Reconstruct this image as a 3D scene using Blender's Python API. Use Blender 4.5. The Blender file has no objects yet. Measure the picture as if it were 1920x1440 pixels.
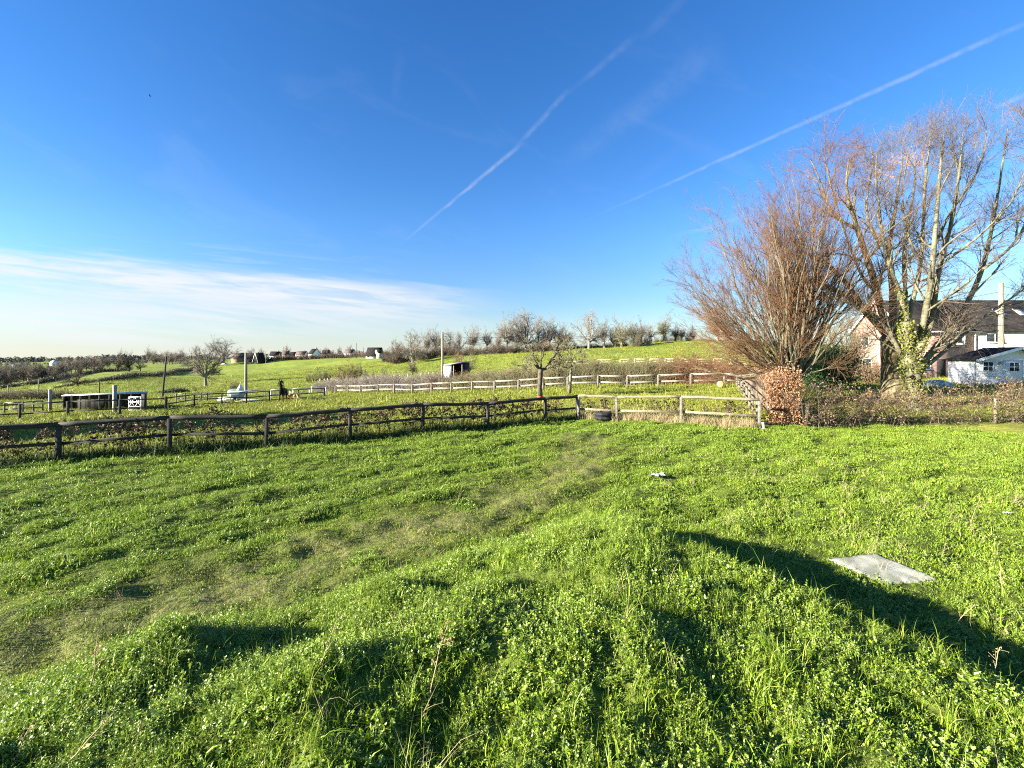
import bpy, math, random
import numpy as np
from mathutils import Vector, Matrix, Euler

scene = bpy.context.scene
R_ = math.radians
EYE = 3.05            # eye height above the paddock floor
F_, CX, HY = 800.0, 960.0, 672.0   # focal length in photo pixels, centre column, horizon row

# ------------------------------------------------------------------ camera
cam_d = bpy.data.cameras.new("camera")
cam = bpy.data.objects.new("camera", cam_d)
scene.collection.objects.link(cam)
cam_d.sensor_fit = 'HORIZONTAL'
cam_d.sensor_width = 36.0
cam_d.lens = 36.0 * F_ / 1920.0
cam_d.shift_y = -(720.0 - HY) / 1920.0
cam_d.clip_start = 0.05
cam_d.clip_end = 20000.0
cam.location = (0, 0, EYE)
cam.rotation_euler = (math.pi / 2, 0, 0)
scene.camera = cam

# ------------------------------------------------------------------ sun, sky, exposure
SUN_EL, SUN_A = R_(17.0), R_(20.0)          # light travels towards (+cos A, +sin A) over the ground
sun_dir = Vector((-math.cos(SUN_A) * math.cos(SUN_EL), -math.sin(SUN_A) * math.cos(SUN_EL), math.sin(SUN_EL)))
sd = bpy.data.lights.new("sun", 'SUN')
sd.energy = 5.0
sd.angle = R_(0.5)
sd.color = (1.0, 0.93, 0.80)
sun = bpy.data.objects.new("sun", sd)
scene.collection.objects.link(sun)
sun.rotation_euler = sun_dir.to_track_quat('Z', 'Y').to_euler()
sun.location = (-40, -15, 40)

scene.view_settings.view_transform = 'Standard'
scene.view_settings.look = 'None'
scene.view_settings.exposure = 2.35
scene.view_settings.gamma = 1.0
scene.render.engine = 'CYCLES'
scene.cycles.max_bounces = 6
scene.cycles.transparent_max_bounces = 8
scene.cycles.use_denoising = False
scene.cycles.pixel_filter_type = 'BLACKMAN_HARRIS'
scene.cycles.filter_width = 1.1


class S:
    """a socket with arithmetic, for writing node maths as expressions"""
    def __init__(self, nt, sock): self.nt, self.k = nt, sock
    def _m(self, op, *o, clamp=False):
        n = self.nt.nodes.new('ShaderNodeMath'); n.operation = op; n.use_clamp = clamp
        for i, v in enumerate((self,) + o):
            if isinstance(v, S): self.nt.links.new(v.k, n.inputs[i])
            else: n.inputs[i].default_value = v
        return S(self.nt, n.outputs[0])
    def __add__(a, b): return a._m('ADD', b)
    def __radd__(a, b): return a._m('ADD', b)
    def __sub__(a, b): return a._m('SUBTRACT', b)
    def __rsub__(a, b): return a._m('MULTIPLY', -1.0)._m('ADD', b)
    def __mul__(a, b): return a._m('MULTIPLY', b)
    def __rmul__(a, b): return a._m('MULTIPLY', b)
    def __truediv__(a, b): return a._m('DIVIDE', b)
    def abs(a): return a._m('ABSOLUTE')
    def max(a, b): return a._m('MAXIMUM', b)
    def min(a, b): return a._m('MINIMUM', b)
    def pow(a, b): return a._m('POWER', b)
    def step(a, lo, hi, t0=0.0, t1=1.0):
        n = a.nt.nodes.new('ShaderNodeMapRange'); n.interpolation_type = 'SMOOTHSTEP'
        a.nt.links.new(a.k, n.inputs['Value'])
        flip = lo > hi
        if flip: lo, hi, t0, t1 = hi, lo, t1, t0
        n.inputs['From Min'].default_value = lo; n.inputs['From Max'].default_value = hi
        n.inputs['To Min'].default_value = t0; n.inputs['To Max'].default_value = t1
        return S(a.nt, n.outputs['Result'])


def noise(nt, vec, scale, detail=4.0, rough=0.55, dist=0.0, out='Fac'):
    n = nt.nodes.new('ShaderNodeTexNoise'); n.inputs['Scale'].default_value = scale
    n.inputs['Detail'].default_value = detail; n.inputs['Roughness'].default_value = rough
    n.inputs['Distortion'].default_value = dist
    if vec is not None: nt.links.new(vec, n.inputs['Vector'])
    return S(nt, n.outputs[out])


def comb(nt, x, y, z=0.0):
    n = nt.nodes.new('ShaderNodeCombineXYZ')
    for i, v in enumerate((x, y, z)):
        if isinstance(v, S): nt.links.new(v.k, n.inputs[i])
        else: n.inputs[i].default_value = v
    return n.outputs[0]


def mix(nt, fac, a, b, mode='MIX'):
    n = nt.nodes.new('ShaderNodeMix'); n.data_type = 'RGBA'; n.blend_type = mode
    for s, v in ((n.inputs[0], fac), (n.inputs[6], a), (n.inputs[7], b)):
        if isinstance(v, S): nt.links.new(v.k, s)
        elif hasattr(v, 'links'): nt.links.new(v, s)
        elif isinstance(v, (int, float)): s.default_value = v
        else: s.default_value = (*v, 1.0) if len(v) == 3 else v
    return n.outputs[2]


def build_world():
    w = bpy.data.worlds.new("World"); scene.world = w; w.use_nodes = True
    nt = w.node_tree; nt.nodes.clear()
    out = nt.nodes.new('ShaderNodeOutputWorld'); bg = nt.nodes.new('ShaderNodeBackground')
    bg.inputs['Strength'].default_value = 0.054
    nt.links.new(bg.outputs[0], out.inputs[0])
    sky = nt.nodes.new('ShaderNodeTexSky'); sky.sky_type = 'NISHITA'; sky.sun_disc = False
    sky.sun_elevation = SUN_EL
    sky.sun_rotation = math.atan2(sun_dir.x, sun_dir.y)
    sky.altitude = 100; sky.air_density = 1.0; sky.dust_density = 0.0; sky.ozone_density = 3.0
    hs = nt.nodes.new('ShaderNodeHueSaturation'); hs.inputs['Saturation'].default_value = 1.27; hs.inputs['Hue'].default_value = 0.511
    nt.links.new(sky.outputs[0], hs.inputs['Color'])
    tc = nt.nodes.new('ShaderNodeTexCoord'); sp = nt.nodes.new('ShaderNodeSeparateXYZ')
    nt.links.new(tc.outputs['Generated'], sp.inputs[0])
    x, y, z = (S(nt, o) for o in sp.outputs)
    front = y.step(0.05, 0.25)
    s = x / y.max(0.05); t = z / y.max(0.05)
    P = lambda px, py: ((px - CX) / F_, (HY - py) / F_)
    total = None
    def add(m):
        nonlocal total
        total = m if total is None else 1.0 - (1.0 - total) * (1.0 - m)
    # cirrus veil low in the sky on the sunny side
    c1 = noise(nt, comb(nt, s * 1.3 + t * 2.0, t * 16.0 + s * 1.6, 0.3), 1.6, 6.0, 0.6, 0.6)
    c2 = noise(nt, comb(nt, s * 3.1 + 7.0, t * 34.0 + s * 3.6, 1.3), 1.5, 5.0, 0.62, 0.5)
    u = t - (0.119 - s * 0.092)                        # height above the band's axis
    edge = u + (c1 - 0.5) * 0.07
    b1 = edge.step(0.046, 0.0) * edge.step(-0.105, -0.015) * s.step(0.06, -0.35)
    add(b1 * (c2.step(0.28, 0.62) * 0.65 + 0.30) * 0.97)
    low = (t + (c1 - 0.5) * 0.06).step(0.185, 0.10) * t.step(0.012, 0.06) * s.step(-0.12, -0.75)
    add(low * (c1.step(0.36, 0.60) * 0.6 + 0.16))
    wisp = (t + (c2 - 0.5) * 0.05 + s * 0.02).step(0.30, 0.19) * t.step(0.10, 0.18) * s.step(-0.05, -1.0)
    add(wisp * c2.step(0.5, 0.75) * 0.5)
    w3 = noise(nt, comb(nt, s * 1.1 - t * 0.9, t * 3.4 + s * 1.7, 4.2), 2.2, 6.0, 0.62, 0.8)
    add(w3.step(0.48, 0.78) * t.step(0.06, 0.22) * t.step(0.95, 0.45) * 0.045)
    haze = t.step(0.30, 0.0)
    add(haze * s.step(1.6, -1.2) * 0.10)
    # contrails
    wob = noise(nt, comb(nt, s, t), 5.0, 3.0)
    grain = noise(nt, comb(nt, s, t), 22.0, 5.0, 0.65)
    for (p0, p1, w0, w1, k) in (((1080, 422), (1990, 14), 2.6, 7, .20), ((750, 460), (985, 264), 2.4, 5.5, .22),
                                ((960, 283), (1070, 165), 5, 7, .10), ((1060, 180), (1200, 60), 6, 9, .06),
                                ((1240, 449), (1460, 388), 5, 7, .11), ((1030, 330), (1360, 80), 22, 34, .045),
                                ((1860, 205), (1960, 160), 5, 7, .2), ((738, 200), (752, 90), 10, 14, .018),
                                ((1180, 345), (1300, 262), 12, 16, .012), ((1190, 85), (1300, -20), 10, 14, .03)):
        a, b = P(*p0), P(*p1)
        L = math.hypot(b[0] - a[0], b[1] - a[1]); d = ((b[0] - a[0]) / L, (b[1] - a[1]) / L)
        al = ((s - a[0]) * d[0] + (t - a[1]) * d[1]) / L
        pe = (s - a[0]) * -d[1] + (t - a[1]) * d[0] + (wob - 0.5) * 0.007 + (grain - 0.5) * 0.008
        wd = (al * ((w1 - w0) / F_) + w0 / F_)
        m = (pe.abs() / wd).step(1.25, 0.1) * al.step(-0.03, 0.35) * al.step(1.03, 0.8)
        add(m * (grain.step(0.3, 0.65) * 0.8 + 0.3) * k)
    pale = t.step(0.13, 0.0) * front * 0.62
    total = total * front
    dim = mix(nt, t.step(0.0, 0.34) * 0.40 + 0.60 + (1.0 - front) * 0.4, (0, 0, 0), hs.outputs[0])
    dim = mix(nt, pale, dim, (2.75, 2.95, 3.1))
    col = mix(nt, total, dim, (3.35, 3.45, 3.6))
    nt.links.new(col, bg.inputs['Color'])


build_world()

# ------------------------------------------------------------------ helpers: noise and terrain
rng0 = np.random.default_rng(11)


def waves(seed, wl, n=26, aniso=None):
    r = np.random.default_rng(seed)
    ang = r.uniform(0, 2 * np.pi, n); k = 2 * np.pi / (wl * np.exp(r.normal(0, .25, n)))
    kx, ky, ph = k * np.cos(ang), k * np.sin(ang), r.uniform(0, 2 * np.pi, n)
    if aniso:                                         # (direction angle, stretch): long along that direction
        a, st = aniso
        u, v = kx / st, ky
        kx, ky = u * np.cos(a) - v * np.sin(a), u * np.sin(a) + v * np.cos(a)
    def f(x, y):
        x, y = np.asarray(x, float), np.asarray(y, float)
        o = np.zeros(np.broadcast(x, y).shape)
        for i in range(n): o += np.cos(kx[i] * x + ky[i] * y + ph[i])
        return o / math.sqrt(n / 2)                   # about unit variance
    return f


def sstep(a, b, v):
    t = np.clip((np.asarray(v, float) - a) / (b - a), 0, 1)
    return t * t * (3 - 2 * t)


COLS = {   # photo column: [(depth, ground height)], read off where things stand
    -200: [(12, 0), (25, -1.1), (32, -1.7), (43, -2.7), (60, -2.9), (90, -4.2), (150, -9), (250, -12), (400, -11), (700, -11), (1200, -9), (3000, -6), (6000, 0)],
    0:    [(12, 0), (25, -1.1), (32, -1.65), (43, -2.6), (60, -2.8), (90, -4.2), (150, -9), (250, -12), (400, -11), (700, -11), (1200, -9), (3000, -6), (6000, 0)],
    200:  [(14, 0), (24, -.6), (34, -1.3), (45, -2.4), (70, -3.6), (110, -5.6), (160, -6), (250, -5.1), (350, -4.8), (600, -5), (1200, -2), (3000, -2), (6000, 0)],
    400:  [(15.5, 0), (30, -.9), (45, -1.85), (70, -3.1), (110, -5.2), (165, -8.0), (230, -7), (300, -4.3), (380, -.8), (500, 0.6), (800, 1), (1500, 2), (6000, 0)],
    600:  [(17, 0), (30, -.7), (48, -1.5), (75, -2.85), (110, -3.8), (180, -4.4), (260, -2.7), (360, 3.9), (450, 5.0), (700, 3), (1500, 2), (6000, 0)],
    800:  [(19, 0), (35, -.5), (53, -1.25), (75, -1.65), (120, -1.9), (180, -.9), (230, 3.6), (300, 6), (500, 6), (1500, 4), (6000, 0)],
    960:  [(20, 0), (35, -.15), (48, -.5), (75, -.7), (110, -.4), (150, .9), (200, 5.5), (260, 8.4), (400, 9), (1500, 6), (6000, 0)],
    1100: [(21, 0.05), (30, .35), (40, .25), (60, .1), (90, .8), (105, 1.6), (150, 3.8), (200, 7), (240, 9), (400, 10), (1500, 6), (6000, 0)],
    1250: [(14, 0), (19, .2), (30, .5), (39, .35), (60, .35), (90, 1.05), (110, 1.95), (150, 4.4), (220, 10.5), (280, 15.6), (400, 15), (1500, 8), (6000, 0)],
    1400: [(14, 0), (17.5, .25), (28, .5), (37, .6), (60, .6), (90, 1.25), (110, 2.1), (150, 4.5), (220, 10.5), (280, 15.3), (400, 15), (1500, 8), (6000, 0)],
    1600: [(15, 0), (19, .05), (30, .7), (45, 1), (60, 1.3), (100, 2.5), (150, 4.5), (220, 8), (280, 11), (400, 12), (1500, 8), (6000, 0)],
    1920: [(15, 0), (19, .1), (32, 1.1), (45, 1.0), (60, 1.3), (100, 2), (200, 4), (400, 6), (1500, 6), (6000, 0)],
    2150: [(15, 0), (19, .1), (32, 1.1), (45, 1.0), (60, 1.3), (100, 2), (200, 4), (400, 6), (1500, 6), (6000, 0)],
}
LD = np.linspace(0, math.log(6000), 420)
PXS = np.arange(-200, 2151, 10.0)


def _gauss(a, sig, axis):
    n = int(sig * 3) + 1; k = np.exp(-.5 * (np.arange(-n, n + 1) / sig) ** 2); k /= k.sum()
    pad = [(0, 0), (0, 0)]; pad[axis] = (n, n)
    return np.apply_along_axis(lambda v: np.convolve(v, k, 'valid'), axis, np.pad(a, pad, mode='edge'))


_ck = sorted(COLS)
_tab = np.array([np.interp(LD, [0] + [math.log(d) for d, _ in COLS[c]], [0] + [z for _, z in COLS[c]]) for c in _ck])
_tab = np.array([np.interp(PXS, _ck, _tab[:, j]) for j in range(len(LD))]).T
TAB = _gauss(_gauss(_tab, 3.0, 1), 4.0, 0)

DIRM = math.atan2(.563, .827)                         # the trodden line along the foot of the mound
lump1, lump2, lump3 = waves(1, 1.25), waves(2, .55), waves(3, .26)
rut1, rut2 = waves(4, 1.1, aniso=(DIRM, 4.0)), waves(5, .42, aniso=(DIRM, 2.2))
roll1, roll2, roll3 = waves(6, 9.0), waves(7, 2.6), waves(8, 45.0)


def mound_d(x, y):
    dl = .563 * (x - .37) - .827 * (y - 7.4)
    dr = -(.873 * (x - 1.55) + .488 * (y - 5.9)) + .9
    return dl, dr


def mound(x, y):
    dl, dr = mound_d(x, y)
    s1 = 1.5 * (1 - (1 - np.clip(dl / 6.0, 0, 1)) ** 1.8)
    s2 = .84 * (1 - (1 - np.clip(dr / 1.1, 0, 1)) ** 2) + .24 * np.clip((dr - .9) / 3.2, 0, 1)
    k = .18
    h = np.clip(.5 + .5 * (s2 - s1) / k, 0, 1)
    m = s2 * (1 - h) + s1 * h - k * h * (1 - h)
    return np.clip(m, 0, None) * sstep(-9, -4, y)


PATH = np.array([(-14, -2.0), (-9, 1.9), (-5.4, 4.55), (-3.7, 5.8), (-.64, 8.4), (.5, 9.7), (1.6, 11.6), (2.4, 13.6), (2.7, 16)])


def seg_dist(x, y, line):
    x, y = np.asarray(x, float), np.asarray(y, float)
    best = np.full(x.shape, 1e9)
    for a, b in zip(line[:-1], line[1:]):
        ab = b - a; t = np.clip(((x - a[0]) * ab[0] + (y - a[1]) * ab[1]) / (ab @ ab), 0, 1)
        best = np.minimum(best, np.hypot(x - a[0] - t * ab[0], y - a[1] - t * ab[1]))
    return best


def height(x, y):
    x, y = np.asarray(x, float), np.asarray(y, float)
    th = np.arctan2(x, y); r = np.hypot(x, y)
    thc = np.clip(th, R_(-54), R_(54))
    px = CX + F_ * np.tan(thc); ld = np.log(np.clip(r * np.cos(thc), 1, 5999))
    def look(px, ld):
        i = np.clip((px - PXS[0]) / 10, 0, len(PXS) - 1.001); j = np.clip(ld / LD[-1] * (len(LD) - 1), 0, len(LD) - 1.001)
        i0, j0 = i.astype(int), j.astype(int); fi, fj = i - i0, j - j0
        return (TAB[i0, j0] * (1 - fi) * (1 - fj) + TAB[i0 + 1, j0] * fi * (1 - fj) + TAB[i0, j0 + 1] * (1 - fi) * fj + TAB[i0 + 1, j0 + 1] * fi * fj)
    z = look(px, ld)
    zb = .5 * (look(np.full_like(px, -100.), ld) + look(np.full_like(px, 2050.), ld))
    wb = sstep(R_(75), R_(150), np.abs(th))
    z = z * (1 - wb) + zb * wb
    m = mound(x, y); dl, dr = mound_d(x, y)
    onm = sstep(.0, .55, m)
    near = 1 - sstep(16, 30, r)
    z = z + m
    z = z + onm * near * (lump1(x, y) * .021 + lump2(x, y) * .022 + lump3(x, y) * .010)
    z = z + (1 - onm) * near * (rut1(x, y) * .042 + rut2(x, y) * .014 + lump2(x, y) * .010)
    # hollows and tussocky shoulders on the mound's sunny face
    for (hx, hy, a, w) in ((-2.65, 3.35, .24, .60), (-1.85, 3.65, -.20, .7), (-1.35, 4.2, .15, .5), (-.65, 4.3, -.15, .55), (-.3, 3.4, .10, .5), (.3, 3.7, -.08, .5), (.7, 3.2, .10, .45),
                           (-1.15, 2.55, .14, .5), (-.5, 2.3, -.14, .5), (-3.2, 3.6, .10, .5), (.6, 5.3, .06, .5)):
        z = z + a * np.exp(-((x - hx) ** 2 + (y - hy) ** 2) / (2 * (w * .62) ** 2))
    ws = np.exp(-((x - 5.31) ** 2 + (y - 6.15) ** 2) / .8); z = z * (1 - ws) + ws * -.01
    far = sstep(24, 60, r)
    z = z + roll2(x, y) * .022 * sstep(14, 26, r) * (1 - sstep(60, 110, r)) + roll1(x, y) * .05 * far * (1 - sstep(120, 300, r)) + roll3(x, y) * .35 * sstep(110, 220, r) * (1 - sstep(600, 1200, r))
    return z


def gz(x, y): return float(height(np.array([x]), np.array([y]))[0])


def G(px, Y, dz=0.0):
    """the point of the ground that lies in photo column px at depth Y"""
    x = (px - CX) / F_ * Y
    return Vector((x, Y, gz(x, Y) + dz))


def W(px, py, Y): return Vector(((px - CX) / F_ * Y, Y, EYE + (HY - py) / F_ * Y))


# ------------------------------------------------------------------ helpers: meshes and objects
class MB:
    def __init__(self): self.v, self.f, self.n = [], [], 0
    def add(self, V, F):
        V = np.asarray(V, float).reshape(-1, 3)
        self.v.append(V); F = F if isinstance(F, list) else [F]
        for q in F: self.f.append(np.asarray(q, int) + self.n)
        self.n += len(V); return self
    def tubes(self, P, R, sides=5, cap=False):
        P, R = np.asarray(P, float), np.asarray(R, float)
        if P.ndim == 2: P, R = P[None], R[None]
        B, N, _ = P.shape
        T = np.gradient(P, axis=1); T /= np.linalg.norm(T, axis=2, keepdims=True) + 1e-9
        ref = np.where(np.abs(T[:, :1, 2:3]) > .8, np.array([[[1., 0, 0]]]), np.array([[[0, 0, 1.]]]))
        U = np.cross(T, np.broadcast_to(ref, T.shape)); U /= np.linalg.norm(U, axis=2, keepdims=True) + 1e-9
        Vv = np.cross(T, U)
        a = np.arange(sides) * 2 * np.pi / sides
        ring = P[:, :, None, :] + R[:, :, None, None] * (np.cos(a)[None, None, :, None] * U[:, :, None, :] + np.sin(a)[None, None, :, None] * Vv[:, :, None, :])
        idx = np.arange(B * N * sides).reshape(B, N, sides)
        nx = np.roll(idx, -1, axis=2)
        F = [np.stack([idx[:, :-1], nx[:, :-1], nx[:, 1:], idx[:, 1:]], -1).reshape(-1, 4)]
        if cap: F += [idx[:, -1, :].reshape(-1, sides), idx[:, 0, ::-1].reshape(-1, sides)]
        return self.add(ring.reshape(-1, 3), F)
    def box(self, lo, hi, M=None):
        (x0, y0, z0), (x1, y1, z1) = lo, hi
        V = np.array([(x, y, z) for z in (z0, z1) for x, y in ((x0, y0), (x1, y0), (x1, y1), (x0, y1))], float)
        if M is not None: V = np.array([M @ Vector(p) for p in V])
        return self.add(V, np.array([(0, 3, 2, 1), (4, 5, 6, 7), (0, 1, 5, 4), (1, 2, 6, 5), (2, 3, 7, 6), (3, 0, 4, 7)]))
    def beam(self, a, b, w, h, up=(0, 0, 1), bev=.12):
        """a bar from a to b, w wide, h tall, with chamfered edges"""
        a, b = np.array(a, float), np.array(b, float); t = b - a; t /= np.linalg.norm(t)
        s = np.cross(t, up); s /= np.linalg.norm(s); u = np.cross(s, t)
        c = bev; pr = np.array([(-1, -1 + c), (-1 + c, -1), (1 - c, -1), (1, -1 + c), (1, 1 - c), (1 - c, 1), (-1 + c, 1), (-1, 1 - c)]) * .5
        ring = pr[:, :1] * w * s + pr[:, 1:] * h * u
        i = np.arange(8); F = np.stack([i, np.roll(i, -1), np.roll(i, -1) + 8, i + 8], 1)
        return self.add(np.vstack([a + ring, b + ring]), [F, np.array([i[::-1]]), np.array([i + 8])])
    def leaves(self, C, D, N, L, Wd, fold=.25):
        """ovate leaves: centre base C, direction D, normal N, length, width; two bent halves"""
        C, D, N = (np.asarray(a, float) for a in (C, D, N)); L = np.asarray(L, float)[:, None]; Wd = np.asarray(Wd, float)[:, None]
        Sd = np.cross(D, N); Sd /= np.linalg.norm(Sd, axis=1, keepdims=True) + 1e-9
        Nn = np.cross(Sd, D)
        p0 = C; p1 = C + D * L * .5 + Sd * Wd * .5 + Nn * Wd * fold; p2 = C + D * L - Nn * L * .12; p3 = C + D * L * .5 - Sd * Wd * .5 + Nn * Wd * fold; pm = C + D * L * .55
        n = len(C); V = np.stack([p0, p1, p2, p3, pm], 1).reshape(-1, 3); b = (np.arange(n) * 5)[:, None]
        return self.add(V, [np.concatenate([b + np.array([[0, 1, 4]]), b + np.array([[1, 2, 4]]), b + np.array([[0, 4, 3]]), b + np.array([[4, 2, 3]])])])
    def mesh(self, name, mat=None, smooth=False):
        me = bpy.data.meshes.new(name)
        V = np.vstack(self.v) if self.v else np.zeros((0, 3))
        me.vertices.add(len(V)); me.vertices.foreach_set('co', V.astype(np.float32).ravel())
        tot = np.concatenate([np.full(len(f), f.shape[1]) for f in self.f]) if self.f else np.zeros(0, int)
        lv = np.concatenate([f.ravel() for f in self.f]) if self.f else np.zeros(0, int)
        me.loops.add(len(lv)); me.loops.foreach_set('vertex_index', lv.astype(np.int32))
        me.polygons.add(len(tot)); me.polygons.foreach_set('loop_start', np.concatenate([[0], np.cumsum(tot)[:-1]]).astype(np.int32))
        me.polygons.foreach_set('loop_total', tot.astype(np.int32))
        if smooth: me.polygons.foreach_set('use_smooth', np.ones(len(tot), bool))
        me.update(calc_edges=True); me.validate()
        if mat: me.materials.append(mat)
        return me
    def obj(self, name, mat=None, parent=None, smooth=False):
        return link(name, self.mesh(name, mat, smooth), parent)


def link(name, data, parent=None):
    o = bpy.data.objects.new(name, data); scene.collection.objects.link(o)
    if parent is not None: o.parent = parent
    return o


def tag(o, label=None, cat=None, group=None, kind=None):
    if label: o['label'] = label
    if cat: o['category'] = cat
    if group: o['group'] = group
    if kind: o['kind'] = kind
    return o


def thing(name, label, cat, loc=(0, 0, 0), rz=0.0, group=None):
    o = link(name, None); o.location = loc; o.rotation_euler = (0, 0, rz); o.empty_display_size = .2
    return tag(o, label, cat, group)


def copy_tree(o, loc=None, rz=None, sc=None, label=None, group=None, parent=None):
    c = o.copy(); scene.collection.objects.link(c)
    if parent is not None: c.parent = parent
    if loc is not None: c.location = loc
    if rz is not None: c.rotation_euler = (0, 0, rz)
    if sc is not None: c.scale = sc
    if label: c['label'] = label
    if group: c['group'] = group
    for ch in KIDS.get(o.name, ()): copy_tree(ch, parent=c)
    return c


KIDS = {}
def kids(o, *ch): KIDS[o.name] = ch; return o


# ------------------------------------------------------------------ materials
def mat(name, c1, c2=None, rough=.8, scale=6.0, stretch=None, bump=0.0, bscale=40.0, spec=.3, island=0.0, trans=0.0, metal=0.0, c3=None):
    m = bpy.data.materials.new(name); m.use_nodes = True; nt = m.node_tree; bs = nt.nodes['Principled BSDF']
    bs.inputs['Roughness'].default_value = rough; bs.inputs['Specular IOR Level'].default_value = spec; bs.inputs['Metallic'].default_value = metal
    tc = nt.nodes.new('ShaderNodeTexCoord'); vec = tc.outputs['Object']
    if stretch:
        mp = nt.nodes.new('ShaderNodeMapping'); mp.inputs['Scale'].default_value = stretch; nt.links.new(vec, mp.inputs[0]); vec = mp.outputs[0]
    col = None
    if c2:
        f = noise(nt, vec, scale, 5.0, .6).step(.33, .67)
        if island:
            g = nt.nodes.new('ShaderNodeNewGeometry'); f = f * (1 - island) + S(nt, g.outputs['Random Per Island']) * island
        col = mix(nt, f, c1, c2)
        if c3:
            f3 = noise(nt, vec, scale * 2.3, 4.0, .6).step(.58, .72)
            if island:
                g = nt.nodes.new('ShaderNodeNewGeometry'); f3 = (S(nt, g.outputs['Random Per Island']) * 7.31)._m('FRACT').step(.80, .86)
            col = mix(nt, f3, col, c3)
        nt.links.new(col, bs.inputs['Base Color'])
    else: bs.inputs['Base Color'].default_value = (*c1, 1)
    if bump:
        b = nt.nodes.new('ShaderNodeBump'); b.inputs['Strength'].default_value = bump; b.inputs['Distance'].default_value = .02
        nt.links.new(noise(nt, vec, bscale, 4.0, .6).k, b.inputs['Height']); nt.links.new(b.outputs[0], bs.inputs['Normal'])
    if trans:
        tr = nt.nodes.new('ShaderNodeBsdfTranslucent'); ms = nt.nodes.new('ShaderNodeMixShader'); ms.inputs[0].default_value = trans
        if col is not None: nt.links.new(col, tr.inputs[0])
        else: tr.inputs[0].default_value = (*c1, 1)
        o = nt.nodes['Material Output']; nt.links.new(bs.outputs[0], ms.inputs[1]); nt.links.new(tr.outputs[0], ms.inputs[2]); nt.links.new(ms.outputs[0], o.inputs[0])
    return m


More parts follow.
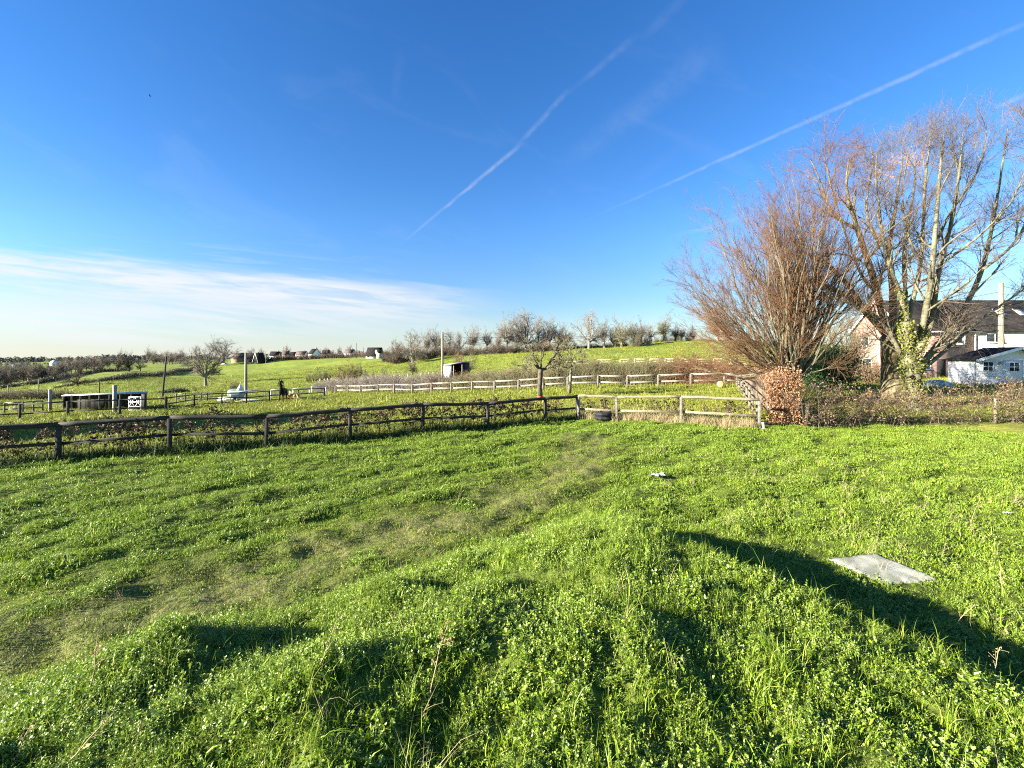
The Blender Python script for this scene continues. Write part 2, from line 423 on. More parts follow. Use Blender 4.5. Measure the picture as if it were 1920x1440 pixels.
M_ = dict(
    blade=mat('grass_blade', (.075, .145, .008), (.30, .42, .022), .5, 3.0, spec=.35, island=.8, trans=.3, c3=(.34, .36, .07)),
    blade2=mat('paddock_blade', (.11, .14, .015), (.30, .33, .035), .6, .5, spec=.25, island=.6, trans=.25, c3=(.30, .27, .09)),
    weed=mat('weed_leaf', (.06, .125, .008), (.31, .42, .035), .42, 4.0, spec=.45, island=.85, trans=.25, c3=(.38, .46, .14)),
    straw=mat('straw', (.26, .20, .10), (.44, .36, .20), .7, 3.0, spec=.2, island=.8, trans=.15),
    wood_dark=mat('weathered_wood', (.018, .016, .013), (.048, .043, .035), .85, 3.0, (1, 1, 8), bump=.4, c3=(.06, .075, .03)),
    wood_pale=mat('pale_wood', (.13, .105, .065), (.25, .21, .14), .8, 4.0, (2, 2, 6), bump=.4, c3=(.11, .115, .06)),
    wood_post=mat('grey_post_wood', (.10, .088, .07), (.19, .168, .135), .85, 3.0, (1, 1, 5), bump=.4, c3=(.07, .075, .045)),
    wood_white=mat('sun_bleached_wood', (.17, .15, .115), (.31, .275, .22), .75, 2.0, bump=.3),
    wood_yel=mat('yellow_timber', (.40, .36, .22), (.52, .47, .30), .75, 2.0),
    board=mat('brown_boards', (.14, .10, .062), (.24, .175, .115), .8, 3.0, (6, 6, 1), bump=.4),
    pole=mat('pole_timber', (.14, .12, .09), (.25, .22, .165), .8, 2.0, (6, 6, .6)),
    bark=mat('willow_bark', (.085, .068, .036), (.22, .178, .098), .9, 5.0, (1, 1, .4), bump=.8, bscale=18, c3=(.15, .17, .06)),
    bark_pale=mat('pale_bark', (.075, .068, .04), (.19, .172, .11), .85, 4.0, (1, 1, .4), bump=.5, bscale=20, c3=(.14, .15, .055)),
    bark_far=mat('far_bark', (.13, .11, .09), (.28, .25, .205), .9, 1.0),
    grey_render=mat('grey_render', (.26, .25, .23), (.34, .33, .30), .85, 1.0),
    bark_dark=mat('dark_bark', (.05, .04, .03), (.13, .105, .075), .9, 4.0, bump=.6),
    twig_red=mat('red_twigs', (.08, .042, .022), (.20, .105, .050), .7, .35, island=.6),
    twig_gold=mat('golden_twigs', (.34, .15, .025), (.48, .24, .05), .7, .5, island=.6),
    twig_grey=mat('grey_twigs', (.12, .10, .08), (.27, .235, .19), .8, .12, island=.5),
    twig_brown=mat('brown_twigs', (.075, .055, .04), (.18, .135, .095), .8, .15, island=.5),
    twig_olive=mat('olive_twigs', (.10, .092, .045), (.22, .20, .105), .8, .12, island=.5),
    beech=mat('dead_beech_leaf', (.17, .08, .035), (.36, .19, .09), .6, 2.0, spec=.35, island=.8, trans=.3, c3=(.46, .32, .19)),
    hedge_leaf=mat('hedge_leaf', (.11, .065, .035), (.30, .18, .09), .6, 2.0, island=.8, trans=.2, c3=(.16, .19, .06)),
    whip_leaf=mat('dark_dead_leaf', (.025, .017, .011), (.09, .052, .028), .6, 2.0, island=.8, trans=.15, c3=(.24, .14, .075)),
    rank=mat('shaded_rank_blade', (.018, .042, .007), (.075, .12, .018), .6, 3.0, island=.8, trans=.2, c3=(.20, .19, .07)),  # rank growth, with the fence-foot shade put into its dark green
    ivy=mat('ivy_leaf', (.035, .055, .008), (.22, .225, .03), .5, 3.0, spec=.35, island=.8, trans=.15, c3=(.26, .26, .06)),
    laurel=mat('evergreen_leaf', (.018, .045, .014), (.06, .12, .03), .4, 2.0, spec=.4, island=.8, trans=.1),
    tyre=mat('tyre_rubber', (.012, .012, .013), (.03, .03, .032), .55, 8.0, bump=.3),
    brick=mat('pink_brick', (.25, .15, .12), (.35, .22, .175), .85, 2.0, bump=.4, c3=(.32, .24, .20)),
    render=mat('white_render', (.46, .43, .38), (.58, .55, .50), .8, 1.5),
    roof=mat('slate_roof', (.012, .011, .011), (.028, .025, .024), .95, 1.2, bump=.5, bscale=14, spec=.08),
    rooftile=mat('brown_roof', (.065, .045, .038), (.11, .078, .065), .8, 1.2, bump=.5),
    shedwall=mat('white_painted_boards', (.70, .69, .66), (.78, .77, .74), .6, 1.5, (.5, .5, 10), bump=.15, bscale=9),
    white=mat('white_paint', (.74, .74, .74), (.82, .82, .80), .5, 3.0),
    glass=mat('window_glass', (.02, .025, .03), None, .06, spec=.8),
    metal=mat('galvanised_metal', (.42, .43, .44), (.58, .58, .57), .45, 3.0, metal=.5),
    darkin=mat('dark_timber_and_shade', (.012, .011, .010), (.028, .025, .022), .9, 3.0),  # dark timber; its near-black also paints the shade inside the shelter
    concrete=mat('slab_concrete', (.17, .175, .13), (.33, .33, .265), .85, 5.0, bump=.4, bscale=60, c3=None),
    yellow=mat('yellow_plastic', (.82, .60, .14), (.88, .68, .22), .4, 3.0),
    red=mat('red_plastic', (.62, .07, .03), (.72, .12, .06), .5, 3.0),
    teal=mat('pale_green_cover', (.14, .21, .18), (.24, .32, .28), .4, 2.0, spec=.5),
    horse=mat('black_horse_coat', (.004, .0035, .0035), (.008, .007, .006), .6, 3.0, spec=.12),
    pony=mat('chestnut_coat', (.30, .13, .045), (.46, .23, .09), .6, 6.0),
    mane=mat('pale_mane', (.52, .38, .22), (.62, .48, .30), .7, 8.0),
    plastic=mat('pale_plastic', (.50, .51, .52), (.62, .63, .64), .4, 6.0),
    black=mat('black_feathers', (.01, .01, .012), None, .6),
)

# ------------------------------------------------------------------ the ground, one sheet to the horizon
def build_ground():
    rad = np.concatenate([[0.02], np.geomspace(.35, 6000, 430)])
    th = np.concatenate([np.linspace(-180, -62, 60, endpoint=False), np.linspace(-62, 62, 640, endpoint=False), np.linspace(62, 180, 60, endpoint=False)])
    th = np.radians(th)
    RR, TT = np.meshgrid(rad, th, indexing='ij')
    X, Y = RR * np.sin(TT), RR * np.cos(TT)
    Z = height(X, Y)
    V = np.stack([X, Y, Z], -1).reshape(-1, 3)
    nr, nt_ = RR.shape
    idx = np.arange(nr * nt_).reshape(nr, nt_); nx = np.roll(idx, -1, 1)
    F = np.stack([idx[:-1], idx[1:], nx[1:], nx[:-1]], -1).reshape(-1, 4)
    b = MB().add(V, F)
    me = b.mesh('ground', None, True)
    x, y = V[:, 0], V[:, 1]; r = np.hypot(x, y)
    px = CX + F_ * x / np.maximum(y, .5)
    c = np.zeros((len(V), 4), np.float32); c[:, 3] = 1
    soil, pad, field = np.array([.085, .115, .02]), np.array([.16, .185, .04]), np.array([.165, .215, .034])
    w1 = sstep(18, 24, r)[:, None]; w2 = sstep(45, 75, r)[:, None]
    col = soil * (1 - w1) + pad * w1; col = col * (1 - w2) + field * w2
    # different fields, drier strips
    n1, n2 = waves(21, 60.)(x, y), waves(22, 14.)(x, y)
    dry = sstep(.4, 1.6, n1 * .7 + n2 * .6)[:, None] * w2
    col = col * (1 - .5 * dry) + np.array([.21, .205, .055]) * .5 * dry
    farther = (sstep(210, 280, y) * (px < 380))[:, None]
    col = col * (1 - .5 * farther) + np.array([.12, .155, .036]) * .5 * farther
    d = seg_dist(x, y, PATH)
    dirt = (1 - sstep(.3, 1.5, d + waves(23, .7)(x, y) * .17)) * (.7 + .3 * sstep(-.3, .9, waves(24, 1.6)(x, y)))
    c[:, :3] = col
    a = me.color_attributes.new('zone', 'FLOAT_COLOR', 'POINT'); a.data.foreach_set('color', c.ravel())
    a = me.attributes.new('dirt', 'FLOAT', 'POINT'); a.data.foreach_set('value', dirt.astype(np.float32))
    m = bpy.data.materials.new('field_ground'); m.use_nodes = True; nt = m.node_tree; bs = nt.nodes['Principled BSDF']
    bs.inputs['Roughness'].default_value = .95; bs.inputs['Specular IOR Level'].default_value = .1
    tc = nt.nodes.new('ShaderNodeTexCoord'); ov = tc.outputs['Object']
    z = nt.nodes.new('ShaderNodeAttribute'); z.attribute_name = 'zone'
    dd = nt.nodes.new('ShaderNodeAttribute'); dd.attribute_name = 'dirt'
    f1 = noise(nt, ov, .35, 6, .62).step(.30, .72); f2 = noise(nt, ov, 7.0, 5, .7).step(.28, .72)
    f3 = noise(nt, ov, .045, 5, .6).step(.35, .65)
    c1 = mix(nt, f1, (.72, .72, .72), (1.3, 1.22, 1.2)); c2 = mix(nt, f2, (.62, .66, .6), (1.4, 1.36, 1.3)); c3 = mix(nt, f3, (.86, .9, .9), (1.14, 1.08, 1.0))
    col = mix(nt, 1.0, z.outputs['Color'], c1, 'MULTIPLY'); col = mix(nt, 1.0, col, c2, 'MULTIPLY'); col = mix(nt, 1.0, col, c3, 'MULTIPLY')
    brown = mix(nt, f2, (.085, .092, .028), (.17, .168, .06))
    col = mix(nt, (S(nt, dd.outputs['Fac']) * 1.0).min(1.0), col, brown)
    nt.links.new(col, bs.inputs['Base Color'])
    bp = nt.nodes.new('ShaderNodeBump'); bp.inputs['Strength'].default_value = .9; bp.inputs['Distance'].default_value = .10
    hgt = noise(nt, ov, 3.0, 6, .7) + noise(nt, ov, .5, 4, .6) * 2.0
    nt.links.new(hgt.k, bp.inputs['Height']); nt.links.new(bp.outputs[0], bs.inputs['Normal'])
    me.materials.append(m)
    tag(link('ground', me), kind='structure')


build_ground()

# ------------------------------------------------------------------ grass and weeds (one scatter object each)
def patch_grass(seed, n, rad, h, w, lean, mt, hv=.35, seg=3):
    r = np.random.default_rng(seed); b = MB()
    a = r.uniform(0, 2 * np.pi, n); q = rad * np.sqrt(r.uniform(0, 1, n)); base = np.stack([q * np.cos(a), q * np.sin(a), np.full(n, -.015)], 1)
    az = r.uniform(0, 2 * np.pi, n); ln = np.abs(r.normal(lean, lean * .6, n)); L = h * np.exp(r.normal(0, hv, n))
    out = np.stack([np.cos(az), np.sin(az), np.zeros(n)], 1); side = np.stack([-np.sin(az), np.cos(az), np.zeros(n)], 1)
    tw = r.uniform(-1.2, 1.2, n)[:, None]; side = side * np.cos(tw) + out * np.sin(tw)
    rows = []
    for k in range(seg + 1):
        t = k / seg; bend = ln * (t * .6 + .8 * t * t)
        p = base + out * (L * np.sin(np.minimum(bend, 1.5)) * t * .9)[:, None]; p[:, 2] += L * t * np.cos(np.minimum(bend * .8, 1.45))
        ww = (w * np.exp(r.normal(0, .2, n)) * (1 - t) ** .6)[:, None] if k < seg else 0 * L[:, None]
        rows += [p - side * ww * .5, p + side * ww * .5] if k < seg else [p]
    V = np.stack(rows, 1); m = V.shape[1]; o = (np.arange(n) * m)[:, None]
    F = [np.concatenate([o + np.array([[2 * k, 2 * k + 1, 2 * k + 3, 2 * k + 2]]) for k in range(seg - 1)]), o + np.array([[m - 3, m - 2, m - 1]])]
    b.add(V.reshape(-1, 3), F)
    return bpy.data.objects.new('grass_patch', b.mesh('grass_patch', mt))


def patch_weed(seed, n, rad, h, size, mt):
    """low leafy ground cover: short sprigs carrying pairs of ovate leaves"""
    r = np.random.default_rng(seed); b = MB(); C, D, N, L, Wd = [], [], [], [], []
    for i in range(n):
        a = r.uniform(0, 6.283); q = rad * math.sqrt(r.uniform()); hh = h * r.uniform(.45, 1.25); la = r.uniform(0, 6.283); le = r.uniform(.1, .8)
        ax = np.array([math.cos(la) * math.sin(le), math.sin(la) * math.sin(le), math.cos(le)])
        p = np.array([math.cos(a) * q, math.sin(a) * q, -.01]); b.tubes(np.array([p, p + ax * hh]), np.array([.0012, .0008]), 3)
        for k in range(5):
            t = .35 + .16 * k
            for s in (0, math.pi):
                az = la + k * 1.57 + s + r.normal(0, .4); el = r.normal(.45 if k < 4 else .95, .28)
                d = np.array([math.cos(az) * math.cos(el), math.sin(az) * math.cos(el), math.sin(el)])
                nn = np.array([0, 0, 1.]) + r.normal(0, .4, 3)
                C.append(p + ax * hh * t); D.append(d); N.append(nn); l = size * r.uniform(.65, 1.35) * (1 - .06 * k); L.append(l); Wd.append(l * r.uniform(.5, .8))
    b.leaves(C, D, N, L, Wd, .18)
    return bpy.data.objects.new('weed_patch', b.mesh('weed_patch', mt))


def scatter(name, label, pts, scale, protos, seed, kind='stuff', tilt=.12, rotv=None):
    """one object; geometry nodes stand the patches on its points"""
    r = np.random.default_rng(seed); n = len(pts)
    me = bpy.data.meshes.new(name); me.vertices.add(n); me.vertices.foreach_set('co', np.asarray(pts, np.float32).ravel())
    rot = np.stack([r.normal(0, tilt, n), r.normal(0, tilt, n), r.uniform(0, 6.283, n)], 1).astype(np.float32)
    a = me.attributes.new('rot', 'FLOAT_VECTOR', 'POINT'); a.data.foreach_set('vector', rot.ravel())
    sc = np.broadcast_to(scale, (n,)) * np.exp(r.normal(0, .16, n))
    sv = np.stack([sc, sc, sc * np.exp(r.normal(0, .18, n))], 1).astype(np.float32)
    a = me.attributes.new('scl', 'FLOAT_VECTOR', 'POINT'); a.data.foreach_set('vector', sv.ravel())
    a = me.attributes.new('idx', 'INT', 'POINT'); a.data.foreach_set('value', r.integers(0, len(protos), n).astype(np.int32))
    o = link(name, me); tag(o, label, kind=kind)
    col = bpy.data.collections.new(name + '_patches')
    for p in protos: col.objects.link(p)
    ng = bpy.data.node_groups.new(name + '_scatter', 'GeometryNodeTree')
    ng.interface.new_socket('Geometry', in_out='INPUT', socket_type='NodeSocketGeometry'); ng.interface.new_socket('Geometry', in_out='OUTPUT', socket_type='NodeSocketGeometry')
    gi, go = ng.nodes.new('NodeGroupInput'), ng.nodes.new('NodeGroupOutput')
    ip, ci = ng.nodes.new('GeometryNodeInstanceOnPoints'), ng.nodes.new('GeometryNodeCollectionInfo')
    ci.inputs['Collection'].default_value = col; ci.inputs['Separate Children'].default_value = True; ci.inputs['Reset Children'].default_value = True
    ip.inputs['Pick Instance'].default_value = True
    L = ng.links.new
    def attr(nm, ty):
        k = ng.nodes.new('GeometryNodeInputNamedAttribute'); k.data_type = ty; k.inputs[0].default_value = nm; return k.outputs[0]
    L(gi.outputs[0], ip.inputs['Points']); L(ci.outputs[0], ip.inputs['Instance'])
    L(attr('idx', 'INT'), ip.inputs['Instance Index']); L(attr('rot', 'FLOAT_VECTOR'), ip.inputs['Rotation']); L(attr('scl', 'FLOAT_VECTOR'), ip.inputs['Scale'])
    L(ip.outputs[0], go.inputs[0])
    md = o.modifiers.new('scatter', 'NODES'); md.node_group = ng
    return o


FENCE_L = [(-200, 11.0), (110, 12.75), (318, 13.7), (500, 14.6), (657, 15.9), (793, 17.3), (915, 18.6), (1022, 20.1), (1082, 20.9)]
FENCE_R = [(1085, 20.85), (1157, 20.0), (1277, 18.9), (1424, 17.45)]
def xy(px, Y): return np.array(((px - CX) / F_ * Y, Y))
LINE_L = np.array([xy(*p) for p in FENCE_L]); LINE_R = np.array([xy(*p) for p in FENCE_R])
HEDGE_LINE = np.array([xy(1478, 18.0), xy(1600, 18.9), xy(1780, 19.2), xy(2100, 19.3)])
BOUND = np.vstack([LINE_L, LINE_R[1:], HEDGE_LINE])


def inside_field(x, y):
    """the near side of the boundary fences and hedge"""
    yb = np.interp(x, BOUND[:, 0], BOUND[:, 1]); return y < yb


def sample(n, rmin, rmax, seed, ang=56):
    r = np.random.default_rng(seed)
    rr = np.sqrt(r.uniform(rmin ** 2, rmax ** 2, n)); t = np.radians(r.uniform(-ang, ang, n))
    return rr * np.sin(t), rr * np.cos(t)


def area(rmin, rmax, ang=56): return math.radians(2 * ang) / 2 * (rmax ** 2 - rmin ** 2)


SLAB_C = xy(1650, 6.15)
def clear_slab(x, y):
    c, s = math.cos(.12), math.sin(.12); u = (x - SLAB_C[0]) * c + (y - SLAB_C[1]) * s; v = -(x - SLAB_C[0]) * s + (y - SLAB_C[1]) * c
    return (np.abs(u) > .33) | (np.abs(v) > .31)


def build_grass():
    weeds = [patch_weed(100 + i, n_, .13, h_, s_, M_['weed']) for i, (n_, h_, s_) in enumerate(((24, .075, .021), (30, .06, .016), (40, .05, .012), (18, .09, .026), (26, .08, .018), (34, .055, .014), (10, .06, .036), (24, .085, .020), (14, .12, .017), (30, .07, .019)))] + [patch_grass(340 + i, 34, .13, .095, .0055, .7, M_['blade'], .4) for i in range(4)]
    short = [patch_grass(200 + i, 54, .15, .044, .0085, .85, M_['blade']) for i in range(10)]
    longg = [patch_grass(300 + i, 15, .05, .19, .007, .55, M_['blade'], .3, 4) for i in range(6)]
    longd = [patch_grass(320 + i, 7, .04, .27, .004, .5, M_['straw'], .3, 4) for i in range(4)]
    dens = waves(31, 2.2); dens2 = waves(32, .8)
    # leafy weeds over the mound and its skirts
    x, y = sample(int(area(1.0, 9.5) * 150), 1.0, 9.5, 1)
    m = mound(x, y); k = (m + dens(x, y) * .10 + dens2(x, y) * .08 > .16) & (y > .6) & clear_slab(x, y)
    right = (~k) & (x > 1.5 + .25 * y) & (dens(x, y) + dens2(x, y) > -.1) & clear_slab(x, y)
    k = k | (right & (np.random.default_rng(12).uniform(0, 1, len(x)) < .45))
    x, y = x[k], y[k]; scatter('ground_cover', 'low leafy weeds matting the mound', np.stack([x, y, height(x, y)], 1), .74 * np.clip(1 + dens(x + 9, y) * .16 + dens2(x + 4, y) * .16, .5, 1.6), weeds, 2)
    # short grass of the near field
    P, SC = [], []
    for (r0, r1, dn, sc, sd) in ((1.0, 7.5, 95, .85, 3), (7.5, 13, 95, .95, 4), (13, 26, 55, 1.15, 5)):
        x, y = sample(int(area(r0, r1) * dn), r0, r1, sd)
        d = seg_dist(x, y, PATH); rr = np.random.default_rng(sd + 50).uniform(0, 1, len(x))
        m = mound(x, y)
        bare = (1 - sstep(.2, 1.7, d + dens2(x, y) * .15)) * (.48 + .32 * sstep(-.2, 1.0, waves(24, 1.6)(x, y))) + (m > .35) * .45
        k = inside_field(x, y + .1) & (rr > bare) & clear_slab(x, y)
        x, y, d = x[k], y[k], d[k]
        s = sc * np.clip(1 + dens(x, y) * .16 + dens2(x, y) * .26, .5, 1.7) * (1 - .45 * (1 - sstep(.4, 1.9, d)))
        P.append(np.stack([x, y, height(x, y)], 1)); SC.append(s)
    scatter('grass', 'short green pasture grass of the near field', np.vstack(P), np.concatenate(SC), short + [patch_weed(150 + i, 20, .15, .040, .019, M_['weed']) for i in range(5)], 6)
    x, y = sample(int(area(3.5, 16) * 120), 3.5, 16, 27); d = seg_dist(x, y, PATH); k = (d < 1.8 + dens2(x, y) * .3) & (mound(x, y) < .2) & inside_field(x, y)
    x, y = x[k], y[k]; scatter('worn_grass', 'thin yellowish worn turf along the trodden strip', np.stack([x, y, height(x, y)], 1), .9, [patch_grass(460 + i, 22, .16, .026, .0075, 1.0, M_['blade2']) for i in range(5)], 28)
    # longer tufts on the mound, along the slab's shaded ditch and in the rough corners
    x, y = sample(int(area(1.2, 8.5) * 64), 1.2, 8.5, 7); m = mound(x, y)
    k = ((m > .15) & (dens(x + 3, y) + dens2(x, y) * .6 > -.3)) | (np.abs(mound_d(x, y)[1] - .75) < .35) | ((m < .2) & (x > 2.2) & (np.random.default_rng(8).uniform(0, 1, len(x)) < .35)); k &= clear_slab(x, y)
    x, y = x[k], y[k]; scatter('long_grass', 'long bright grass blades rising through the weeds', np.stack([x, y, height(x, y)], 1), np.clip(.60 + dens(x, y) * .14, .35, 1.1) * (.72 + .28 * sstep(-.5, 1.5, x)), longg, 9)
    x, y = sample(int(area(1.4, 10) * 2.2), 1.4, 10, 17); k = (dens(x, y) > .1) & clear_slab(x, y)
    x2, y2 = sample(2600, 7, 15, 19); k2 = (x2 > 3.5) & inside_field(x2, y2 + 1) & (dens2(x2, y2) + dens(x2, y2) > .9); x, y, k = np.append(x, x2), np.append(y, y2), np.append(k, k2)
    x, y = x[k], y[k]; scatter('dry_grass', 'pale dead grass stems among the weeds', np.stack([x, y, height(x, y)], 1), .8, longd, 18, tilt=.35)
    # rough growth at the foot of the fences
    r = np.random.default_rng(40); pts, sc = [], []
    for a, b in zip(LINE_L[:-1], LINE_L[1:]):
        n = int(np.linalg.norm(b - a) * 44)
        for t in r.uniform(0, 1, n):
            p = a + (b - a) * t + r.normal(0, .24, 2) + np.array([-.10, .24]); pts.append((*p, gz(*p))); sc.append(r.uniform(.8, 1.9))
    scatter('rough_grass', 'rank grass coloured dark as shade at the long fence foot', pts, np.array(sc), [patch_grass(400 + i, 26, .13, .17, .009, .6, M_['rank'], .4) for i in range(5)], 41)
    pts, sc = [], []
    for a, b in zip(LINE_R[:-1], LINE_R[1:]):
        n = int(np.linalg.norm(b - a) * 50)
        for t in r.uniform(0, 1, n):
            p = a + (b - a) * t + np.array([0, r.uniform(-.25, .9)]); pts.append((*p, gz(*p))); sc.append(r.uniform(.8, 1.4))
    scatter('straw_grass', 'pale straw coloured dead grass under the right hand fence', pts, np.array(sc), [patch_grass(420 + i, 26, .14, .26, .008, .4, M_['straw'], .3) for i in range(5)], 42)
    # the paddock behind, and the lawn behind the hedge
    pad = [patch_grass(440 + i, 60, .42, .10, .020, .8, M_['blade2']) for i in range(8)]
    P, SC = [], []
    for (r0, r1, dn, sc, sd) in ((13, 34, 7.5, .85, 21), (34, 66, 4.2, 1.25, 22), (66, 130, .9, 1.9, 23), (130, 270, .22, 3.0, 25)):
        x, y = sample(int(area(r0, r1) * dn), r0, r1, sd); k = ~inside_field(x, y - .5)
        x, y = x[k], y[k]; P.append(np.stack([x, y, height(x, y)], 1)); SC.append(sc * np.clip(1 + roll2(x, y) * .3, .5, 1.8))
    scatter('paddock_grass', 'tussocky grazed grass of the paddock behind the fence', np.vstack(P), np.concatenate(SC), pad, 24)


build_grass()

# ------------------------------------------------------------------ fences
def fence(label, line, h, post, rails, wood, railw=.09, railh=.045, round_top=0.0, drop=.25, cat='fence', side=1.0, extra=(), jitter=.0, seed=0, hs=None):
    """post-and-rail fence along ground points; rails = heights of the bars"""
    line = [np.array(p, float) for p in line]; r = np.random.default_rng(seed)
    c = line[0]; root = thing('wooden_fence', label, cat, (c[0], c[1], gz(*c)))
    inv = np.array((c[0], c[1], gz(*c)))
    base = [np.array((p[0], p[1], gz(*p))) - inv for p in line]
    hs = hs or [h] * len(line)
    for k, p in enumerate(base):
        b = MB(); w = post * r.uniform(.94, 1.06); l = r.normal(0, jitter, 2)
        b.beam(p - (0, 0, drop), p + (l[0], l[1], hs[k]), w, w, up=(line[min(k + 1, len(line) - 1)][1] - line[max(k - 1, 0)][1], -(line[min(k + 1, len(line) - 1)][0] - line[max(k - 1, 0)][0]), 0), bev=.2)
        b.obj('post', M_['wood_post'] if wood in (M_['wood_white'], M_['wood_pale']) else wood, root)
    for a, q, ha, hq in zip(base[:-1], base[1:], hs[:-1], hs[1:]):
        t = q - a; t[2] = 0; t /= np.linalg.norm(t); nrm = np.array((-t[1], t[0], 0)) * side
        for z in rails:
            top = z >= h - 1e-6
            if top and round_top:
                n = 7; s = np.linspace(0, 1, n)[:, None]; za, zq = (0, 0, ha + round_top * .35), (0, 0, hq + round_top * .35)
                P = (a + za) * (1 - s) + (q + zq) * s; P[:, 2] += r.normal(0, .006, n)
                P[0] -= t * .004; P[-1] += t * .004
                MB().tubes(P, np.full(n, round_top) * (1 + r.normal(0, .03, n)), 10, True).obj('rail', wood, root, True)
            else:
                off = nrm * (post * .5 + railh * .5 + .003) * (0 if top else 1); zz = (0, 0, z + r.normal(0, .012)); z2 = (0, 0, z + r.normal(0, .012))
                if top: off = -nrm * (post * .5 + railh * .5 + .003)
                MB().beam(a + zz + off - t * .02, q + z2 + off + t * .02, railh, railw).obj('rail', wood, root)
    return root


fence('long dark weathered post and rail fence crossing the near field', LINE_L, 1.08, .115, (.54, 1.08), M_['wood_dark'], .09, .05, .072, jitter=.012, seed=3)
fence('short pale post and rail fence above the straw grass', LINE_R, 1.14, .11, (.50, 1.14), M_['wood_pale'], .095, .05, .06, jitter=.012, seed=4)
SIDE = [(1420, 18.3), (1411, 20.3), (1405, 22.3), (1400, 24.6), (1395.5, 27.2), (1390, 30), (1385, 33), (1381, 36)]
fence('pale fence of close posts running away beside the brown boards', [xy(*p) for p in SIDE], 1.18, .11, (.5, 1.0), M_['wood_pale'], seed=5)
FAR = [(629, 62), (652, 61), (676, 56.5), (708, 54.5), (739, 52.8), (773, 50.8), (809, 49), (846, 47.6), (885, 46.2), (927, 44.6), (972, 43.2), (1018, 42.1), (1064, 41.2), (1121, 40), (1176, 39.2), (1234, 38.4), (1295, 37.7), (1358, 37), (1382, 36.6)]
fence('long sun-bleached post and rail fence along the far side of the paddock', [xy(*p) for p in FAR], 1.18, .15, (.58, 1.16), M_['wood_white'], .13, .05, seed=6)
LEFT = [(-160, 30), (-50, 30.5), (37, 31), (127, 31.5), (225, 32.5), (311, 34)]
fence('dark rail fence in front of the low field shelter', [xy(*p) for p in LEFT], 1.16, .14, (.45, 1.12), M_['wood_dark'], .10, .05, seed=7, hs=[1.16] * 5 + [1.3])
MID = [(312, 34.1), (364, 42.5), (416, 43.5), (462, 45), (505, 46.5), (560, 48.5), (608, 50.5)]
fence('dark rail fence running past the pole and the horses', [xy(*p) for p in MID], 1.2, .13, (.22, .68, 1.18), M_['wood_dark'], .10, .05, seed=8)
BACKL = [(-90, 41), (-20, 42), (8, 42), (43, 42.5), (63, 43), (80, 43.5)]
fence('bleached rail fence left of the low field shelter', [xy(*p) for p in BACKL], 1.15, .12, (.5, 1.12), M_['wood_white'], .14, .05, seed=9)
BACK2 = [(330, 52), (347, 52), (377, 53), (389, 53.5), (430, 55)]
fence('pale low fence showing through the dark rails beside the shelter', [xy(*p) for p in BACK2], 1.2, .14, (.6, 1.16), M_['wood_white'], seed=10)
HILL = [(1060, 104), (1120, 104), (1163, 104), (1190, 104), (1219, 103.5), (1247, 103.5), (1277, 103), (1306, 103), (1338, 102.5), (1370, 102), (1410, 101)]
fence('pale post and rail fence crossing the foot of the hill field', [xy(*p) for p in HILL], 1.25, .20, (.6, 1.2), M_['wood_yel'], .20, .06, seed=11)
HILL2 = [(1310, 80), (1330, 78), (1357, 76), (1380, 74), (1400, 72)]
fence('short pale fence behind the hedge near the round topped tree', [xy(*p) for p in HILL2], 1.2, .16, (.6, 1.16), M_['wood_yel'], .16, .05, seed=12)
STEP = [(892, 66), (905, 67), (915, 68), (925, 69.5), (937, 71), (948, 72)]
fence('pale stepped hurdle fence beside the open shed', [xy(*p) for p in STEP], 1.45, .18, (1.3,), M_['wood_white'], .3, .06, seed=13)


# metal hurdles standing behind the horses
def hurdle(a, q, h, label):
    a, q = np.array((*a, gz(*a))), np.array((*q, gz(*q))); root = thing('field_gate', label, 'gate', a, 0, 'metal field gates in the paddock fence')
    d = q - a; t = d / np.linalg.norm(d); rr = .045
    o = np.zeros(3); U = np.array((0, 0, 1.))
    c = [o + t * .1 + U * .2, o + t * .1 + U * h, d - t * .1 + U * h, d - t * .1 + U * .2]
    f = MB()
    for i in range(4): f.tubes(np.array([c[i], c[(i + 1) % 4]]), np.array([rr, rr]), 8, True)
    f.obj('gate_frame', M_['metal'], root, True)
    z = .2 + (h - .2) * .5
    MB().tubes(np.array([o + t * .1 + U * z, d - t * .1 + U * z]), np.array([rr * .8] * 2), 6).obj('bar', M_['metal'], root, True)
    return root


for (p, q, l) in (((430, 46.6), (499, 47.8), 'metal field gate in front of the parked trailer'), ((506, 48.3), (546, 49.6), 'metal field gate directly behind the black horse'),
                  ((548, 50.4), (582, 51.6), 'metal field gate behind the chestnut pony'), ((583, 52.8), (612, 54.6), 'metal field gate right of the chestnut pony')):
    hurdle(xy(*p), xy(*q), 1.3, l)

# tall gate posts in the left paddock
for (px, Y, py, l) in ((94, 44, 730, 'tall pale square post beside the end of the low shelter'), (215, 33, 722, 'tall pale square post standing before the low shelter roof')):
    p = G(px, Y); top = W(px, py, Y).z - p.z
    o = MB().beam((0, 0, -.3), (0, 0, top), .22, .22, up=(.5, 1, 0)).obj('gate_post', M_['wood_white']); o.location = p; tag(o, l, 'post', 'tall posts by the shelter')

